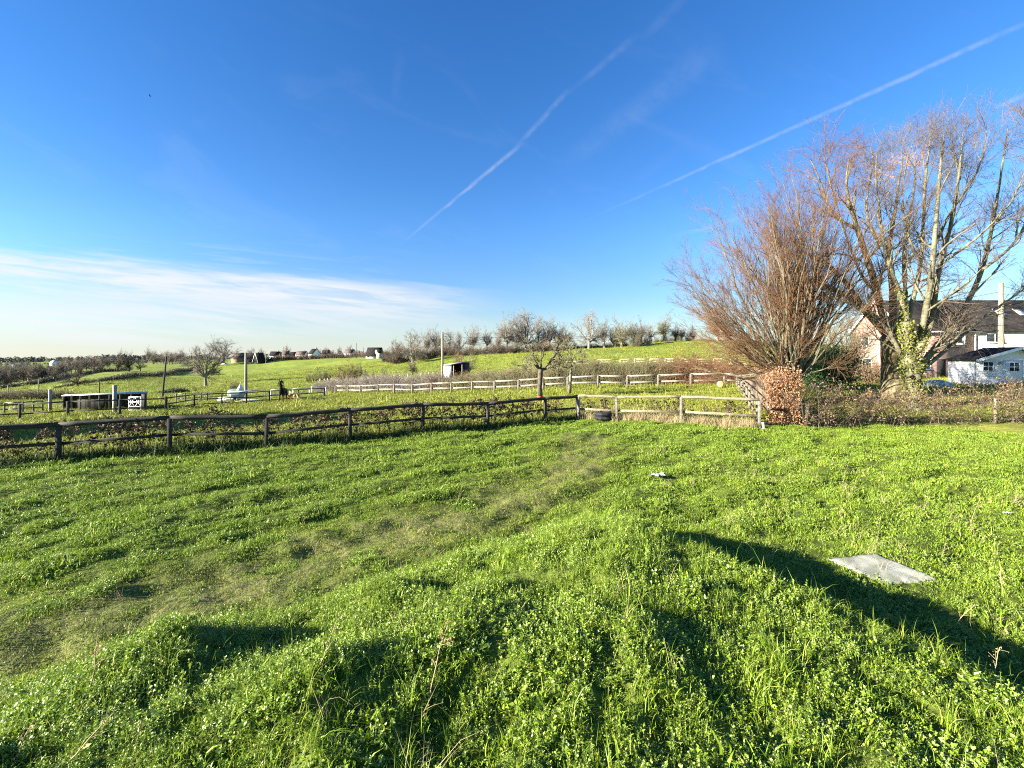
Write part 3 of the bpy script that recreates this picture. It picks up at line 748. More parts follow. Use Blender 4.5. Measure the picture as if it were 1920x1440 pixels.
# brown board fence beside the beech hedge
def board_fence():
    a, b = xy(1452, 18.9), xy(1391, 35.5); n = 62
    root = thing('board_fence', 'low brown close-boarded fence between pale posts and beech hedge', 'fence', (*a, gz(*a)))
    inv = np.array((*a, gz(*a))); t3 = np.array((*(b - a), 0)); t3 /= np.linalg.norm(t3)
    f = MB(); r = np.random.default_rng(5)
    for k in range(n):
        s0, s1 = k / n, (k + .93) / n
        p, q = a + (b - a) * s0, a + (b - a) * s1
        z = (gz(*p) + gz(*q)) / 2; P0, Q0 = np.array((*p, z)) - inv, np.array((*q, z)) - inv
        hgt = 1.02 + r.normal(0, .012); w = np.array((-t3[1], t3[0], 0)) * (.011 + .004 * (k % 2))
        V = [P0 - w - (0, 0, .05), Q0 - w - (0, 0, .05), Q0 + w - (0, 0, .05), P0 + w - (0, 0, .05)]; V += [v + (0, 0, hgt + .05) for v in V]
        f.add(np.array(V), np.array([(0, 3, 2, 1), (4, 5, 6, 7), (0, 1, 5, 4), (1, 2, 6, 5), (2, 3, 7, 6), (3, 0, 4, 7)]))
    f.obj('board_panel', M_['board'], root)
    c = MB()
    for k in range(6):
        p, q = a + (b - a) * k / 6, a + (b - a) * (k + 1) / 6
        c.beam(np.array((*p, gz(*p) + 1.075)) - inv, np.array((*q, gz(*q) + 1.075)) - inv, .10, .05)
    c.obj('capping_rail', M_['darkin'], root)


board_fence()

# ------------------------------------------------------------------ growing branches
def unit(v): return v / (np.linalg.norm(v, axis=-1, keepdims=True) + 1e-9)


def curve_from(r, p0, d0, L, r0, r1, N, up=0.0, wig=.1, pull=None, droop_end=0.0):
    B = len(p0); P = np.zeros((B, N, 3)); P[:, 0] = p0; d = unit(d0); seg = (np.broadcast_to(L, (B,)) / (N - 1))[:, None]
    for k in range(1, N):
        d = d + r.normal(0, wig, (B, 3)); d[:, 2] += up - droop_end * (k / N) ** 2
        if pull is not None: d = d + pull
        d = unit(d); P[:, k] = P[:, k - 1] + d * seg
    t = np.linspace(0, 1, N)[None]; R = np.broadcast_to(r0, (B,))[:, None] * (1 - t) + np.broadcast_to(r1, (B,))[:, None] * t
    return P, R


def sprout(r, P, R, n, t0, t1, ang, L, rr, N, up=0.0, wig=.1, droop_end=0.0, taper=.35, keep=None, lt=.5):
    """n side shoots per branch; L = length (array per parent or number), shorter towards the tip by lt"""
    B, M, _ = P.shape
    par = np.repeat(np.arange(B), n); t = r.uniform(t0, t1, B * n)
    f = t * (M - 1); i = np.minimum(f.astype(int), M - 2); w = (f - i)[:, None]
    p = P[par, i] * (1 - w) + P[par, i + 1] * w; tan = unit(P[par, i + 1] - P[par, i]); rad = R[par, i] * (1 - w[:, 0]) + R[par, i + 1] * w[:, 0]
    rnd = r.normal(0, 1, (B * n, 3)); perp = unit(rnd - (rnd * tan).sum(1, keepdims=True) * tan)
    a = np.clip(r.normal(ang, ang * .3, B * n), .08, 1.6)[:, None]
    d = tan * np.cos(a) + perp * np.sin(a)
    LL = (np.broadcast_to(L, (B,))[par] if np.ndim(L) else L) * np.exp(r.normal(0, .25, B * n)) * (1 - lt * t)
    r0 = rad * rr
    return curve_from(r, p, d, LL, r0, r0 * taper, N, up, wig, droop_end=droop_end)


def tree_parts(root, trunk, crown, bark, twig):
    a = trunk.obj('trunk', bark, root, True); b = crown.obj('crown', twig, root)
    return kids(root, a, b)


PROTO = []
def proto(name, label, cat):
    """a first tree of a kind at the world's origin; later moved to its own place"""
    o = thing(name, label, cat); PROTO.append(o); return o


def far_tree(seed, form, bark, twig, ivy=0):
    """unit-height leafless tree for the middle distance and beyond: limbs radiating from a fork to a rounded crown"""
    r = np.random.default_rng(seed); T, C = MB(), MB()
    ht, cz, rx, rz, nl, spread = dict(oak=(.20, .61, .46, .40, 16, 78), tall=(.24, .62, .29, .40, 15, 62), bush=(.015, .42, .52, .56, 30, 82), thorn=(.22, .60, .52, .40, 14, 84))[form]
    fork = np.array((.015, .01, ht))
    P0, R0 = curve_from(r, np.zeros((1, 3)), np.array([[.04, .02, 1.]]), ht + .02, .034, .028, 5, 0, .03)
    T.tubes(P0, R0 * np.linspace(1.3, 1, 5)[None], 7)
    th, az = np.radians(spread * np.sqrt(r.uniform(0, 1, nl))), r.uniform(0, 2 * np.pi, nl); th[0] *= .1
    d = np.stack([np.sin(th) * np.cos(az), np.sin(th) * np.sin(az), np.cos(th)], 1); p0 = fork + r.normal(0, .008, (nl, 3)) - (0, 0, .02)
    iv = 1 / np.array((rx, rx, rz)); o = (p0 - (0, 0, cz)) * iv; q = d * iv; A, Bq, Cq = (q * q).sum(1), (o * q).sum(1), (o * o).sum(1) - 1
    L = (-Bq + np.sqrt(np.maximum(Bq * Bq - A * Cq, .0001))) / A * r.uniform(.68, .9, nl)
    P1, R1 = curve_from(r, p0, d + (0, 0, .10), np.maximum(L, .12), .020 * r.uniform(.6, 1.1, nl) * (.6 if form == 'bush' else 1), .004, 9, -.012, .08)
    T.tubes(P1, R1, 5)
    P2, R2 = sprout(r, P1, R1, 8, .22, 1.0, .62, .26, .62, 6, .02, .12, taper=.3, lt=.3); T.tubes(P2, np.maximum(R2, .002), 4)
    P3, R3 = sprout(r, P2, R2, 5, .2, 1.0, .6, .14, .65, 4, .02, .14); C.tubes(P3, np.maximum(R3, .0020), 3)
    P4, R4 = sprout(r, P3, R3, 2, .25, 1.0, .6, .075, .7, 3, .02, .15); C.tubes(P4, np.full(R4.shape, .0016) * np.array([1, .8, .4]), 3)
    root = proto({'bush': 'scrub_bush', 'thorn': 'thorn_tree'}.get(form, 'bare_tree'), 'x', 'tree')
    top = np.percentile(P4[:, :, 2], 95)
    for b in (T, C): b.v = [v / top for v in b.v]
    ch = [T.obj('trunk', bark, root, True), C.obj('crown', twig, root)]
    if ivy:
        n = 1100; k = r.integers(0, len(P1), n); i = r.integers(0, 5, n); c = P1[k, i] + r.normal(0, .03, (n, 3)); j = r.uniform(0, 1, n) < .35
        c[j] = P0[0][r.integers(0, 5, j.sum())] + r.normal(0, .035, (j.sum(), 3)); c[:, 2] = np.abs(c[:, 2])
        b = MB(); b.leaves(c / top, unit(r.normal(0, 1, (n, 3))), unit(r.normal(0, 1, (n, 3)) + (0, 0, .8)), r.uniform(.02, .045, n), r.uniform(.018, .038, n)); ch.append(b.obj('ivy', M_['laurel' if ivy > 1 else 'ivy'], root))
    return kids(root, *ch)

# ------------------------------------------------------------------ the three big bare trees on the right
def limb(pts, Y0, seed, N=16, drift=2.0):
    """pts: (photo column, row, radius) along a limb, led through real depth"""
    r = np.random.default_rng(seed); n = len(pts)
    s = np.linspace(0, n - 1, N); px, py, ra = (np.interp(s, range(n), [p[i] for p in pts]) for i in range(3))
    for a in (px, py):
        for _ in range(2): a[1:-1] = (a[:-2] + 2 * a[1:-1] + a[2:]) / 4
    dy = np.cumsum(r.normal(0, .18, N)) + r.uniform(-1, 1) * drift * np.linspace(0, 1, N); dy -= dy[0]
    Y = Y0 + dy
    return np.stack([(px - CX) / F_ * Y, Y, EYE + (HY - py) / F_ * Y], 1), ra


def build_fan_tree():
    r = np.random.default_rng(71); base = G(1488, 24.0); head = np.array(W(1489, 712, 24.0)) - np.array(base)
    root = thing('pollard_tree', 'fan shaped bare tree of many thin stems rising behind the beech hedge', 'tree', base)
    T, C = MB(), MB()
    P = np.array([(0, 0, -.3), (.02, 0, .4), (.03, .02, .9), head * (1, 1, .95), head]); T.tubes(P, np.array([.42, .36, .36, .40, .26]), 12, True)
    n = 128
    th = np.radians(np.concatenate([np.abs(r.normal(0, 34, n - 40)), r.uniform(42, 80, 40)])); az = r.uniform(0, 2 * np.pi, n); az[-40:] = np.pi + r.normal(0, .9, 40); ca = np.cos(az)
    th = np.where(ca > 0, th * .72, th)
    deg = np.degrees(th)
    Ll = np.interp(deg, [0, 10, 25, 40, 60, 72, 82], [12.0, 11.9, 11.0, 9.6, 7.0, 5.9, 4.5]); Lr = np.interp(deg, [0, 10, 30, 50, 65, 80], [11.6, 12.0, 9.5, 7.2, 5.6, 4.6])
    w = (1 + ca) / 2; L = (Ll * (1 - w) + Lr * w) * r.uniform(.66, 1.0, n)
    d = np.stack([np.sin(th) * ca, np.sin(th) * np.sin(az) * .8, np.cos(th)], 1)
    p0 = head + np.stack([ca * .16, np.sin(az) * .16, r.uniform(-.25, .05, n)], 1)
    P1, R1 = curve_from(r, p0, d + (0, 0, -.06), L, r.uniform(.04, .095, n) * (L / 9) ** .5, .010, 12, .026, .095)
    T.tubes(P1, R1, 6)
    P2, R2 = sprout(r, P1, R1, 8, .34, .98, .36, 2.2, .62, 7, .025, .09, lt=.40, taper=.3); C.tubes(P2, np.maximum(R2, .005), 4)
    P3, R3 = sprout(r, P2, R2, 5, .30, 1.0, .45, 1.0, .7, 5, .02, .12, lt=.2); C.tubes(P3, np.maximum(R3, .0042), 3)
    k = r.uniform(0, 1, len(P3)) < .9
    P4, R4 = sprout(r, P3[k], R3[k], 6, .2, 1.0, .55, .5, .8, 3, .03, .12); C.tubes(P4, np.full(R4.shape, .0036) * np.array([1, .8, .5]), 3)
    T.obj('trunk', M_['bark_pale'], root, True); C.obj('crown', M_['twig_red'], root)


build_fan_tree()


def build_limb_tree(name, label, px, Y, limbs, bark, twigs, seed, n2, l2, ang2, droop, up2, gold=None, ivy=False, sub=1.0):
    r = np.random.default_rng(seed); base = np.array(G(px, Y)); root = thing(name, label, 'tree', base)
    T, C, Gd = MB(), MB(), MB(); LP, LR = [], []
    for i, (pts, dr) in enumerate(limbs):
        P, Ra = limb(pts, Y, seed * 31 + i, 16, dr); P = P - base; Ra = Ra * (1 if i == 0 else .82)
        if i == 0: P[0, 2] = -.4
        T.tubes(P, Ra, 12 if i == 0 else 8, True)
        if i: LP.append(P); LR.append(Ra)
    LP, LR = np.array(LP), np.array(LR)
    P2, R2 = sprout(r, LP, LR, n2, .22, .97, ang2, l2, .5, 9, up2, .12, taper=.22, lt=.62)
    R2 = np.clip(R2, .007, .05); T.tubes(P2, R2, 5)
    P3, R3 = sprout(r, P2, R2, 7, .25, 1.0, .55, 1.35 * sub, .6, 6, up2 * .7, .12, droop_end=droop, lt=.2); R3 = np.clip(R3, .0058, .022)
    P4, R4 = sprout(r, P3, R3, 9, .15, 1.0, .55, .72 * sub, .75, 5, .01, .13, droop_end=droop * 1.6, lt=.2)
    R4 = np.full(R4.shape, .0038) * np.linspace(1.15, .6, R4.shape[1])[None]
    for (P, R, s) in ((P3, R3, 4), (P4, R4, 3)):
        if gold is not None:
            q = P[:, 0] + base; cx = CX + F_ * q[:, 0] / q[:, 1]; cy = HY - F_ * (q[:, 2] - EYE) / q[:, 1]
            g = ((cx - gold[0]) / gold[2]) ** 2 + ((cy - gold[1]) / gold[3]) ** 2 < r.uniform(.35, 1.25, len(P))
            Gd.tubes(P[g], R[g] * 1.1, s) if g.any() else None
            C.tubes(P[~g], R[~g], s)
        else: C.tubes(P, R, s)
    T.obj('trunk', bark, root, True); C.obj('crown', twigs, root)
    if gold is not None and Gd.n: Gd.obj('golden_crown', M_['twig_gold'], root)
    if ivy:
        b = MB(); c, nn = [], []
        for P, Ra, n, lo, hi in ((np.array(limb(limbs[0][0], Y, seed * 31, 16, limbs[0][1])[0]) - base, np.array([p[2] for p in limbs[0][0]]), 1500, .1, 1.0),
                                 (LP[3], LR[3], 160, 0, .16), (LP[4], LR[4], 160, 0, .14), (LP[5], LR[5], 120, 0, .15), (LP[1], LR[1], 160, 0, .25)):
            n = int(n * 1.9); s = r.uniform(lo, hi, n) * (len(P) - 1.001); i = s.astype(int); f = (s - i)[:, None]; p = P[i] * (1 - f) + P[i + 1] * f
            ra = np.interp(s, np.linspace(0, len(P) - 1, len(Ra)), Ra)
            a = r.uniform(0, 6.283, n); dd = np.stack([np.cos(a), np.sin(a), r.normal(0, .25, n)], 1); c.append(p + dd * (ra * r.uniform(.9, 1.6, n) + .02)[:, None]); nn.append(dd)
        c, nn = np.vstack(c), np.vstack(nn); m = len(c)
        b.leaves(c, unit(r.normal(0, .7, (m, 3)) + (0, 0, -.6)), unit(nn + r.normal(0, .45, (m, 3))), r.uniform(.06, .11, m), r.uniform(.055, .10, m), .1)
        b.obj('ivy', M_['ivy'], root)


build_limb_tree('willow_tree', 'tall thick trunked bare willow with golden twig tips, left of the ivy tree', 1674, 25.0, [
    ([(1676, 800, .66), (1676, 760, .58), (1674, 715, .55), (1672, 670, .50), (1668, 632, .42)], .1),
    ([(1676, 640, .34), (1652, 612, .30), (1626, 584, .25), (1598, 561, .19), (1570, 545, .14), (1540, 533, .10), (1500, 522, .06), (1465, 505, .03)], 1.5),
    ([(1622, 582, .18), (1604, 556, .18), (1588, 530, .15), (1565, 508, .12), (1535, 488, .09), (1505, 474, .06), (1475, 440, .03)], 1.5),
    ([(1668, 632, .28), (1655, 588, .24), (1644, 550, .21), (1634, 505, .19), (1618, 462, .17), (1607, 428, .15), (1596, 392, .10), (1582, 348, .07), (1592, 296, .03)], 2),
    ([(1607, 430, .12), (1575, 414, .10), (1550, 384, .08), (1540, 342, .05), (1520, 300, .025)], 2),
    ([(1674, 632, .28), (1674, 585, .24), (1676, 535, .21), (1668, 490, .19), (1663, 462, .16), (1674, 418, .12), (1683, 380, .09), (1680, 345, .07), (1697, 310, .05), (1690, 281, .02)], 2),
    ([(1676, 640, .26), (1694, 590, .20), (1699, 545, .17), (1694, 490, .14), (1698, 440, .12), (1706, 392, .09), (1720, 340, .06), (1712, 286, .02)], 2),
    ([(1663, 465, .12), (1640, 448, .10), (1622, 400, .08), (1628, 350, .06), (1640, 300, .04), (1632, 279, .02)], 2),
    ([(1694, 500, .11), (1720, 470, .09), (1750, 455, .07), (1790, 440, .05), (1830, 420, .03)], 2),
    ([(1644, 550, .12), (1615, 520, .09), (1585, 440, .06), (1555, 340, .04), (1545, 294, .02)], 3),
], M_['bark'], M_['twig_red'], 5, 9, 3.0, .75, .10, .03, gold=(1684, 312, 52, 70))

build_limb_tree('ivy_tree', 'pale many-stemmed bare tree with yellow green ivy up its trunk, beside the white shed', 1714, 22.0, [
    ([(1716, 800, .44), (1716, 760, .38), (1714, 720, .36), (1708, 680, .32), (1702, 640, .27), (1700, 604, .21)], .1),
    ([(1706, 705, .15), (1690, 668, .13), (1668, 620, .11), (1640, 596, .09), (1605, 572, .06), (1560, 558, .03)], 1.5),
    ([(1702, 612, .15), (1694, 565, .13), (1672, 512, .11), (1655, 460, .09), (1650, 400, .07), (1640, 330, .05), (1645, 284, .02)], 1.5),
    ([(1702, 606, .15), (1711, 560, .13), (1727, 505, .11), (1731, 430, .09), (1734, 340, .07), (1742, 281, .04), (1746, 249, .02)], 1.5),
    ([(1712, 672, .20), (1731, 618, .18), (1739, 560, .16), (1747, 515, .14), (1752, 460, .12), (1757, 385, .10), (1765, 294, .06), (1770, 252, .02)], 1.5),
    ([(1716, 665, .19), (1744, 622, .17), (1751, 572, .15), (1758, 505, .13), (1784, 425, .10), (1798, 335, .07), (1806, 248, .02)], 2),
    ([(1722, 690, .19), (1756, 652, .17), (1794, 602, .16), (1824, 552, .14), (1844, 503, .12), (1856, 450, .10), (1868, 385, .08), (1882, 294, .05), (1890, 240, .02)], 2),
    ([(1720, 700, .13), (1770, 660, .11), (1815, 620, .09), (1850, 590, .08), (1895, 560, .06), (1950, 520, .04)], 2),
    ([(1844, 504, .09), (1888, 472, .07), (1922, 430, .06), (1945, 360, .04), (1950, 272, .02)], 2),
    ([(1752, 462, .09), (1780, 400, .07), (1830, 330, .06), (1845, 284, .04), (1850, 245, .02)], 2),
    ([(1758, 500, .08), (1800, 470, .07), (1840, 440, .06), (1900, 380, .04), (1930, 300, .03), (1925, 250, .015)], 2.5),
    ([(1720, 690, .10), (1742, 660, .09), (1790, 640, .07), (1812, 606, .06)], .5),
    ([(1728, 500, .07), (1700, 440, .06), (1690, 370, .05), (1700, 300, .03), (1712, 267, .015)], 2.5),
], M_['bark_pale'], M_['twig_brown'], 6, 13, 2.6, .50, .0, .05, ivy=True)

# ------------------------------------------------------------------ hedges
def hedge(label, line, heights, width, stems, leaves, twig, leafm, seed, lsize=.06, rad=.008, lean=.35, name='hedge', branch=2, low=.0, posts=()):
    """line: (photo column, depth); one hedge of stems, twigs and clinging leaves"""
    pts = np.array([xy(*p) for p in line]); r = np.random.default_rng(seed)
    cum = np.concatenate([[0], np.cumsum(np.linalg.norm(np.diff(pts, axis=0), axis=1))])
    root = thing(name, label, 'hedge', (*pts[0], gz(*pts[0]))); inv = np.array((*pts[0], gz(*pts[0])))
    def at(s): return np.stack([np.interp(s, cum, pts[:, 0]), np.interp(s, cum, pts[:, 1])], 1), np.interp(s, cum, heights)
    lump = waves(seed + 5, 2.0, 12)
    s = r.uniform(0, cum[-1], stems); p, h = at(s); p = p + r.uniform(-.5, .5, (stems, 2)) * width
    h = h * (1 + .10 * lump(s, s * 0)); z = height(p[:, 0], p[:, 1]); b0 = np.stack([p[:, 0], p[:, 1], z - .05], 1) - inv
    d = np.stack([r.normal(0, lean, stems), r.normal(0, lean * .6, stems), np.ones(stems)], 1)
    P, R = curve_from(r, b0, d, h * r.uniform(.7, 1.05, stems), rad * r.uniform(.8, 2.0, stems), rad * .5, 6, .02, .12)
    T = MB(); T.tubes(P, R, 4); C = MB(); Q, RQ = P, R
    for k in range(branch):
        Q, RQ = sprout(r, Q, RQ, 4 if k == 0 else 3, .12, 1.0, .95, .62 * np.mean(heights) * (.55 if k else .75), .6, 4, .02, .2)
        C.tubes(Q, np.maximum(RQ, rad * .28), 3)
    T.obj('stems', twig, root); C.obj('twigs', twig, root)
    if leaves:
        k = r.integers(0, len(Q), leaves); t = r.uniform(.2, 1, leaves) * 2.999; i = t.astype(int); f = (t - i)[:, None]
        c = Q[k, i] * (1 - f) + Q[k, i + 1] * f; keep = c[:, 2] > low
        c = c[keep]; n = len(c)
        b = MB(); b.leaves(c, unit(r.normal(0, 1, (n, 3)) + (0, 0, -.3)), unit(r.normal(0, 1, (n, 3))), lsize * r.uniform(.6, 1.4, n), lsize * r.uniform(.4, .8, n)); b.obj('foliage', leafm, root)
    for (px, Y, hh) in posts:
        g = np.array(G(px, Y)) - inv; q = MB(); q.beam(g - (0, 0, .2), g + (0.02, 0, hh), .09, .09, up=(0, 1, 0)); q.obj('post', M_['wood_pale'], root)
    return root


# sparse see-through hedge on the right, its woven stems and hanging brown leaves
hedge('tangled sparse hedge with brown leaves in front of the big bare trees', [(1496, 18.1), (1560, 18.5), (1640, 18.9), (1780, 19.2), (1960, 19.3), (2150, 19.4)], [2.0, 1.9, 1.65, 1.7, 1.85, 1.85], .75, 300, 9000, M_['twig_brown'], M_['hedge_leaf'], 81, .07, .0075, .42,
      posts=((1866, 19.0, 1.15), (1512, 18.0, 1.05)))
# beech hedge: an end face to the field and a long flank running back
def beech_hedge():
    r = np.random.default_rng(91); a, b = xy(1471, 18.0), xy(1423, 33.0); root = thing('beech_hedge', 'dense coppery beech hedge with dead leaves, running back from the field corner', 'hedge', (*a, gz(*a)))
    inv = np.array((*a, gz(*a))); t = (b - a) / np.linalg.norm(b - a); nrm = np.array((t[1], -t[0])); Lh = np.linalg.norm(b - a)
    n = 15000; s = np.where(r.uniform(0, 1, n) < .35, np.abs(r.normal(0, .5, n)), r.uniform(0, Lh, n)); u = r.uniform(-.52, .52, n)
    bump = waves(92, 1.3, 14); z0 = r.uniform(0, 1, n) ** .8; p = a + t * s[:, None] + nrm * (u * (1 + .12 * bump(s, s * 0)) * (1 + .09 * bump(z0 * 2.2, s)))[:, None]
    top = np.interp(s, [0, 3, 15], [2.08, 2.15, 1.75]) + .13 * bump(s * 1.7, u * 2); z = top * z0 * (1 + .10 * r.normal(0, 1, n) * (z0 > .85))
    C = np.stack([p[:, 0], p[:, 1], height(p[:, 0], p[:, 1]) + z], 1) - inv
    q = MB(); q.leaves(C, unit(r.normal(0, 1, (n, 3)) + (0, 0, -.5)), unit(r.normal(0, 1, (n, 3))), r.uniform(.06, .11, n), r.uniform(.04, .075, n)); q.obj('foliage', M_['beech'], root)
    m = 320; s = r.uniform(0, Lh, m); p = a + t * s[:, None] + nrm * r.uniform(-.3, .3, (m, 1)); b0 = np.stack([p[:, 0], p[:, 1], height(p[:, 0], p[:, 1])], 1) - inv
    P, R = curve_from(r, b0, np.stack([r.normal(0, .2, m), r.normal(0, .2, m), np.ones(m)], 1), 1.9, .012, .004, 6, .02, .12); q = MB(); q.tubes(P, R, 4)
    P, R = sprout(r, P, R, 9, .05, 1, .9, .5, .6, 4, .02, .15); q.tubes(P, np.maximum(R, .003), 3); q.obj('stems', M_['twig_brown'], root)


beech_hedge()
hedge('grey brown field hedge left of the tall pole, behind the bleached fence', [(598, 74), (640, 70), (700, 63), (760, 58), (832, 54.5)], [1.6, 2.0, 2.3, 2.3, 2.3], 1.5, 1500, 2600, M_['twig_grey'], M_['hedge_leaf'], 82, .12, .020, .3)
hedge('brown green hedge between the open shed and the old apple trees', [(838, 54), (890, 52), (960, 49), (1030, 47), (1075, 46)], [1.7, 2.0, 2.3, 2.25, 2.2], 1.6, 1500, 6000, M_['twig_olive'], M_['hedge_leaf'], 83, .11, .018, .3)
hedge('brown hedge behind the bleached fence right of the apple trees', [(1078, 46), (1140, 45), (1200, 44), (1252, 43.5)], [2.25, 2.4, 2.45, 2.4], 1.6, 1100, 5500, M_['twig_olive'], M_['hedge_leaf'], 84, .10, .016, .3)
hedge('red brown bramble thicket left of the fan shaped tree', [(1256, 43.5), (1300, 43), (1345, 42), (1400, 40)], [2.4, 2.75, 2.5, 1.9], 2.2, 1000, 7000, M_['twig_red'], M_['beech'], 85, .10, .014, .5, name='bramble_thicket')
hedge('bare brambly hedge behind the dark fence at the left edge', [(-120, 62), (0, 62), (90, 63), (150, 65), (205, 68)], [1.3, 1.4, 1.5, 1.4, 1.0], 2.0, 700, 1200, M_['twig_brown'], M_['hedge_leaf'], 86, .14, .020, .5)
hedge('dark clipped hedge winding up the left hand field', [(100, 158), (150, 162), (200, 170), (240, 190), (285, 215), (330, 255), (362, 290)], [.9, 1.0, 1.6, 2.4, 2.4, 2.2, 2.0], 1.5, 2200, 3500, M_['twig_brown'], M_['laurel'], 87, .4, .06, .25, branch=1)
hedge('dark hedge along the foot of the bare wood on the left', [(-60, 165), (20, 175), (90, 200), (125, 235), (180, 262), (245, 285)], [2.0, 2.2, 2.4, 2.6, 2.4, 2.2], 2.0, 1800, 3500, M_['twig_brown'], M_['laurel'], 88, .5, .07, .25, branch=1)
hedge('low rough hedge below the village houses on the ridge', [(498, 345), (540, 350), (600, 350), (660, 350), (725, 330)], [4.0, 4.2, 3.8, 3.8, 4.0], 4.0, 1800, 1800, M_['twig_brown'], M_['hedge_leaf'], 89, .5, .08, .4, branch=1)
hedge('thin dark hedge where the open field meets the hill foot', [(300, 92), (330, 95), (352, 98)], [.8, 1.3, .7], 1.0, 240, 800, M_['twig_brown'], M_['laurel'], 90, .25, .03, .4, branch=1)

# whips of young beech planted along the fences
def sapling_proto(seed, h, leaves, dens):
    r = np.random.default_rng(seed); root = thing('sapling', 'young leafy beech whip standing along the dark rail fence', 'sapling', (0, 0, 0), 0, 'beech whips along the dark fence')
    P, R = curve_from(r, np.zeros((1, 3)), np.array([[r.normal(0, .06), 0, 1.]]), h, .011, .004, 8, .01, .06); T = MB(); T.tubes(P, R, 5)
    Q, RQ = sprout(r, P, R, dens, .15, 1, .8, .42, .6, 5, .03, .14, lt=.4); T.tubes(Q, np.maximum(RQ, .003), 3)
    Q2, R2 = sprout(r, Q, RQ, 4, .2, 1, .7, .18, .7, 4, .02, .14); T.tubes(Q2, np.maximum(R2, .0024), 3)
    a = T.obj('stem', M_['twig_brown'], root)
    n = int(leaves * 1.7); k = r.integers(0, len(Q2), n); c = Q2[k, r.integers(0, 4, n)]; b = MB()
    b.leaves(c, unit(r.normal(0, 1, (n, 3)) + (0, 0, -.5)), unit(r.normal(0, 1, (n, 3))), r.uniform(.055, .10, n), r.uniform(.04, .07, n))
    return kids(root, a, b.obj('foliage', M_['whip_leaf'], root))


SAP = [sapling_proto(500 + i, h, l, d) for i, (h, l, d) in enumerate(((1.0, 90, 14), (.85, 40, 10), (1.15, 150, 18), (.7, 14, 8), (.95, 60, 12), (1.05, 110, 15)))]


def plant_saplings():
    r = np.random.default_rng(61); used = set()
    cum = np.concatenate([[0], np.cumsum(np.linalg.norm(np.diff(LINE_L, axis=0), axis=1))]); s = 1.0
    while s < cum[-1] - .4:
        p = np.array((np.interp(s, cum, LINE_L[:, 0]), np.interp(s, cum, LINE_L[:, 1]))) + (-.22 + r.normal(0, .08), .48 + r.normal(0, .08)); k = int(r.integers(0, 6))
        loc, rz, sc = (p[0], p[1], gz(*p) - .02), r.uniform(0, 6.28), [r.uniform(.8, 1.15)] * 3
        if k not in used: used.add(k); o = SAP[k]; o.location, o.rotation_euler, o.scale = loc, (0, 0, rz), sc
        else: copy_tree(SAP[k], loc, rz, sc)
        s += r.uniform(.15, .32)
    for a, b in zip(LINE_R[:-1], LINE_R[1:]):
        for t in np.arange(.06, 1, .10):
            p = a + (b - a) * (t + r.normal(0, .02)) + (0, .55 + r.normal(0, .1)); k = int(r.choice([1, 3, 4, 1, 3]))
            copy_tree(SAP[k], (p[0], p[1], gz(*p)), r.uniform(0, 6.28), [r.uniform(.8, 1.05)] * 3, 'thin brown whip standing behind the pale rail fence and straw grass', 'thin whips behind the pale fence')


plant_saplings()

# ------------------------------------------------------------------ trees and bushes of the distance
PT = {
    'oak': far_tree(601, 'oak', M_['bark_far'], M_['twig_grey']), 'oak2': far_tree(602, 'oak', M_['bark_far'], M_['twig_brown']),
    'tall': far_tree(603, 'tall', M_['bark_far'], M_['twig_grey']), 'tall2': far_tree(604, 'tall', M_['bark_far'], M_['twig_grey']),
    'olive': far_tree(605, 'tall', M_['bark_far'], M_['twig_olive'], 1), 'ivy': far_tree(606, 'tall', M_['bark_dark'], M_['twig_brown'], 2),
    'bush': far_tree(607, 'bush', M_['bark_dark'], M_['twig_brown']), 'bush2': far_tree(608, 'bush', M_['bark_dark'], M_['twig_olive'], 1), 'bush3': far_tree(612, 'bush', M_['bark_dark'], M_['twig_red']),
    'thorn': far_tree(609, 'thorn', M_['bark_dark'], M_['twig_olive'], 1), 'thorn2': far_tree(610, 'thorn', M_['bark_dark'], M_['twig_brown']), 'bush4': far_tree(613, 'bush', M_['bark_dark'], M_['twig_brown'], 2),
    'dark': far_tree(611, 'oak', M_['bark_dark'], M_['twig_brown'], 2),
}
PW = {}
for k, o in PT.items():
    v = np.concatenate([np.array([c.co for c in ch.data.vertices]) for ch in KIDS[o.name] if ch.name.startswith('crown')]); PW[k] = float(np.ptp(np.percentile(v[:, 0], [2, 98])))
FIRST = set()


def stand(kind, px, Y, top, width, label, group=None, rz=None, sink=.1, cat='tree'):
    g = G(px, Y); h = EYE + (HY - top) / F_ * Y - g.z
    if h < .4: h = .4
    w = width / F_ * Y / PW[kind]; loc = (g.x, g.y, g.z - sink); rz = (px * 1.7) % 6.28 if rz is None else rz
    if kind not in FIRST:
        FIRST.add(kind); o = PT[kind]; o.location, o.rotation_euler, o.scale = loc, (0, 0, rz), (w, w, h); o['label'] = label
        if group: o['group'] = group
    else: o = copy_tree(PT[kind], loc, rz, (w, w, h), label, group)
    o['category'] = cat
    return o


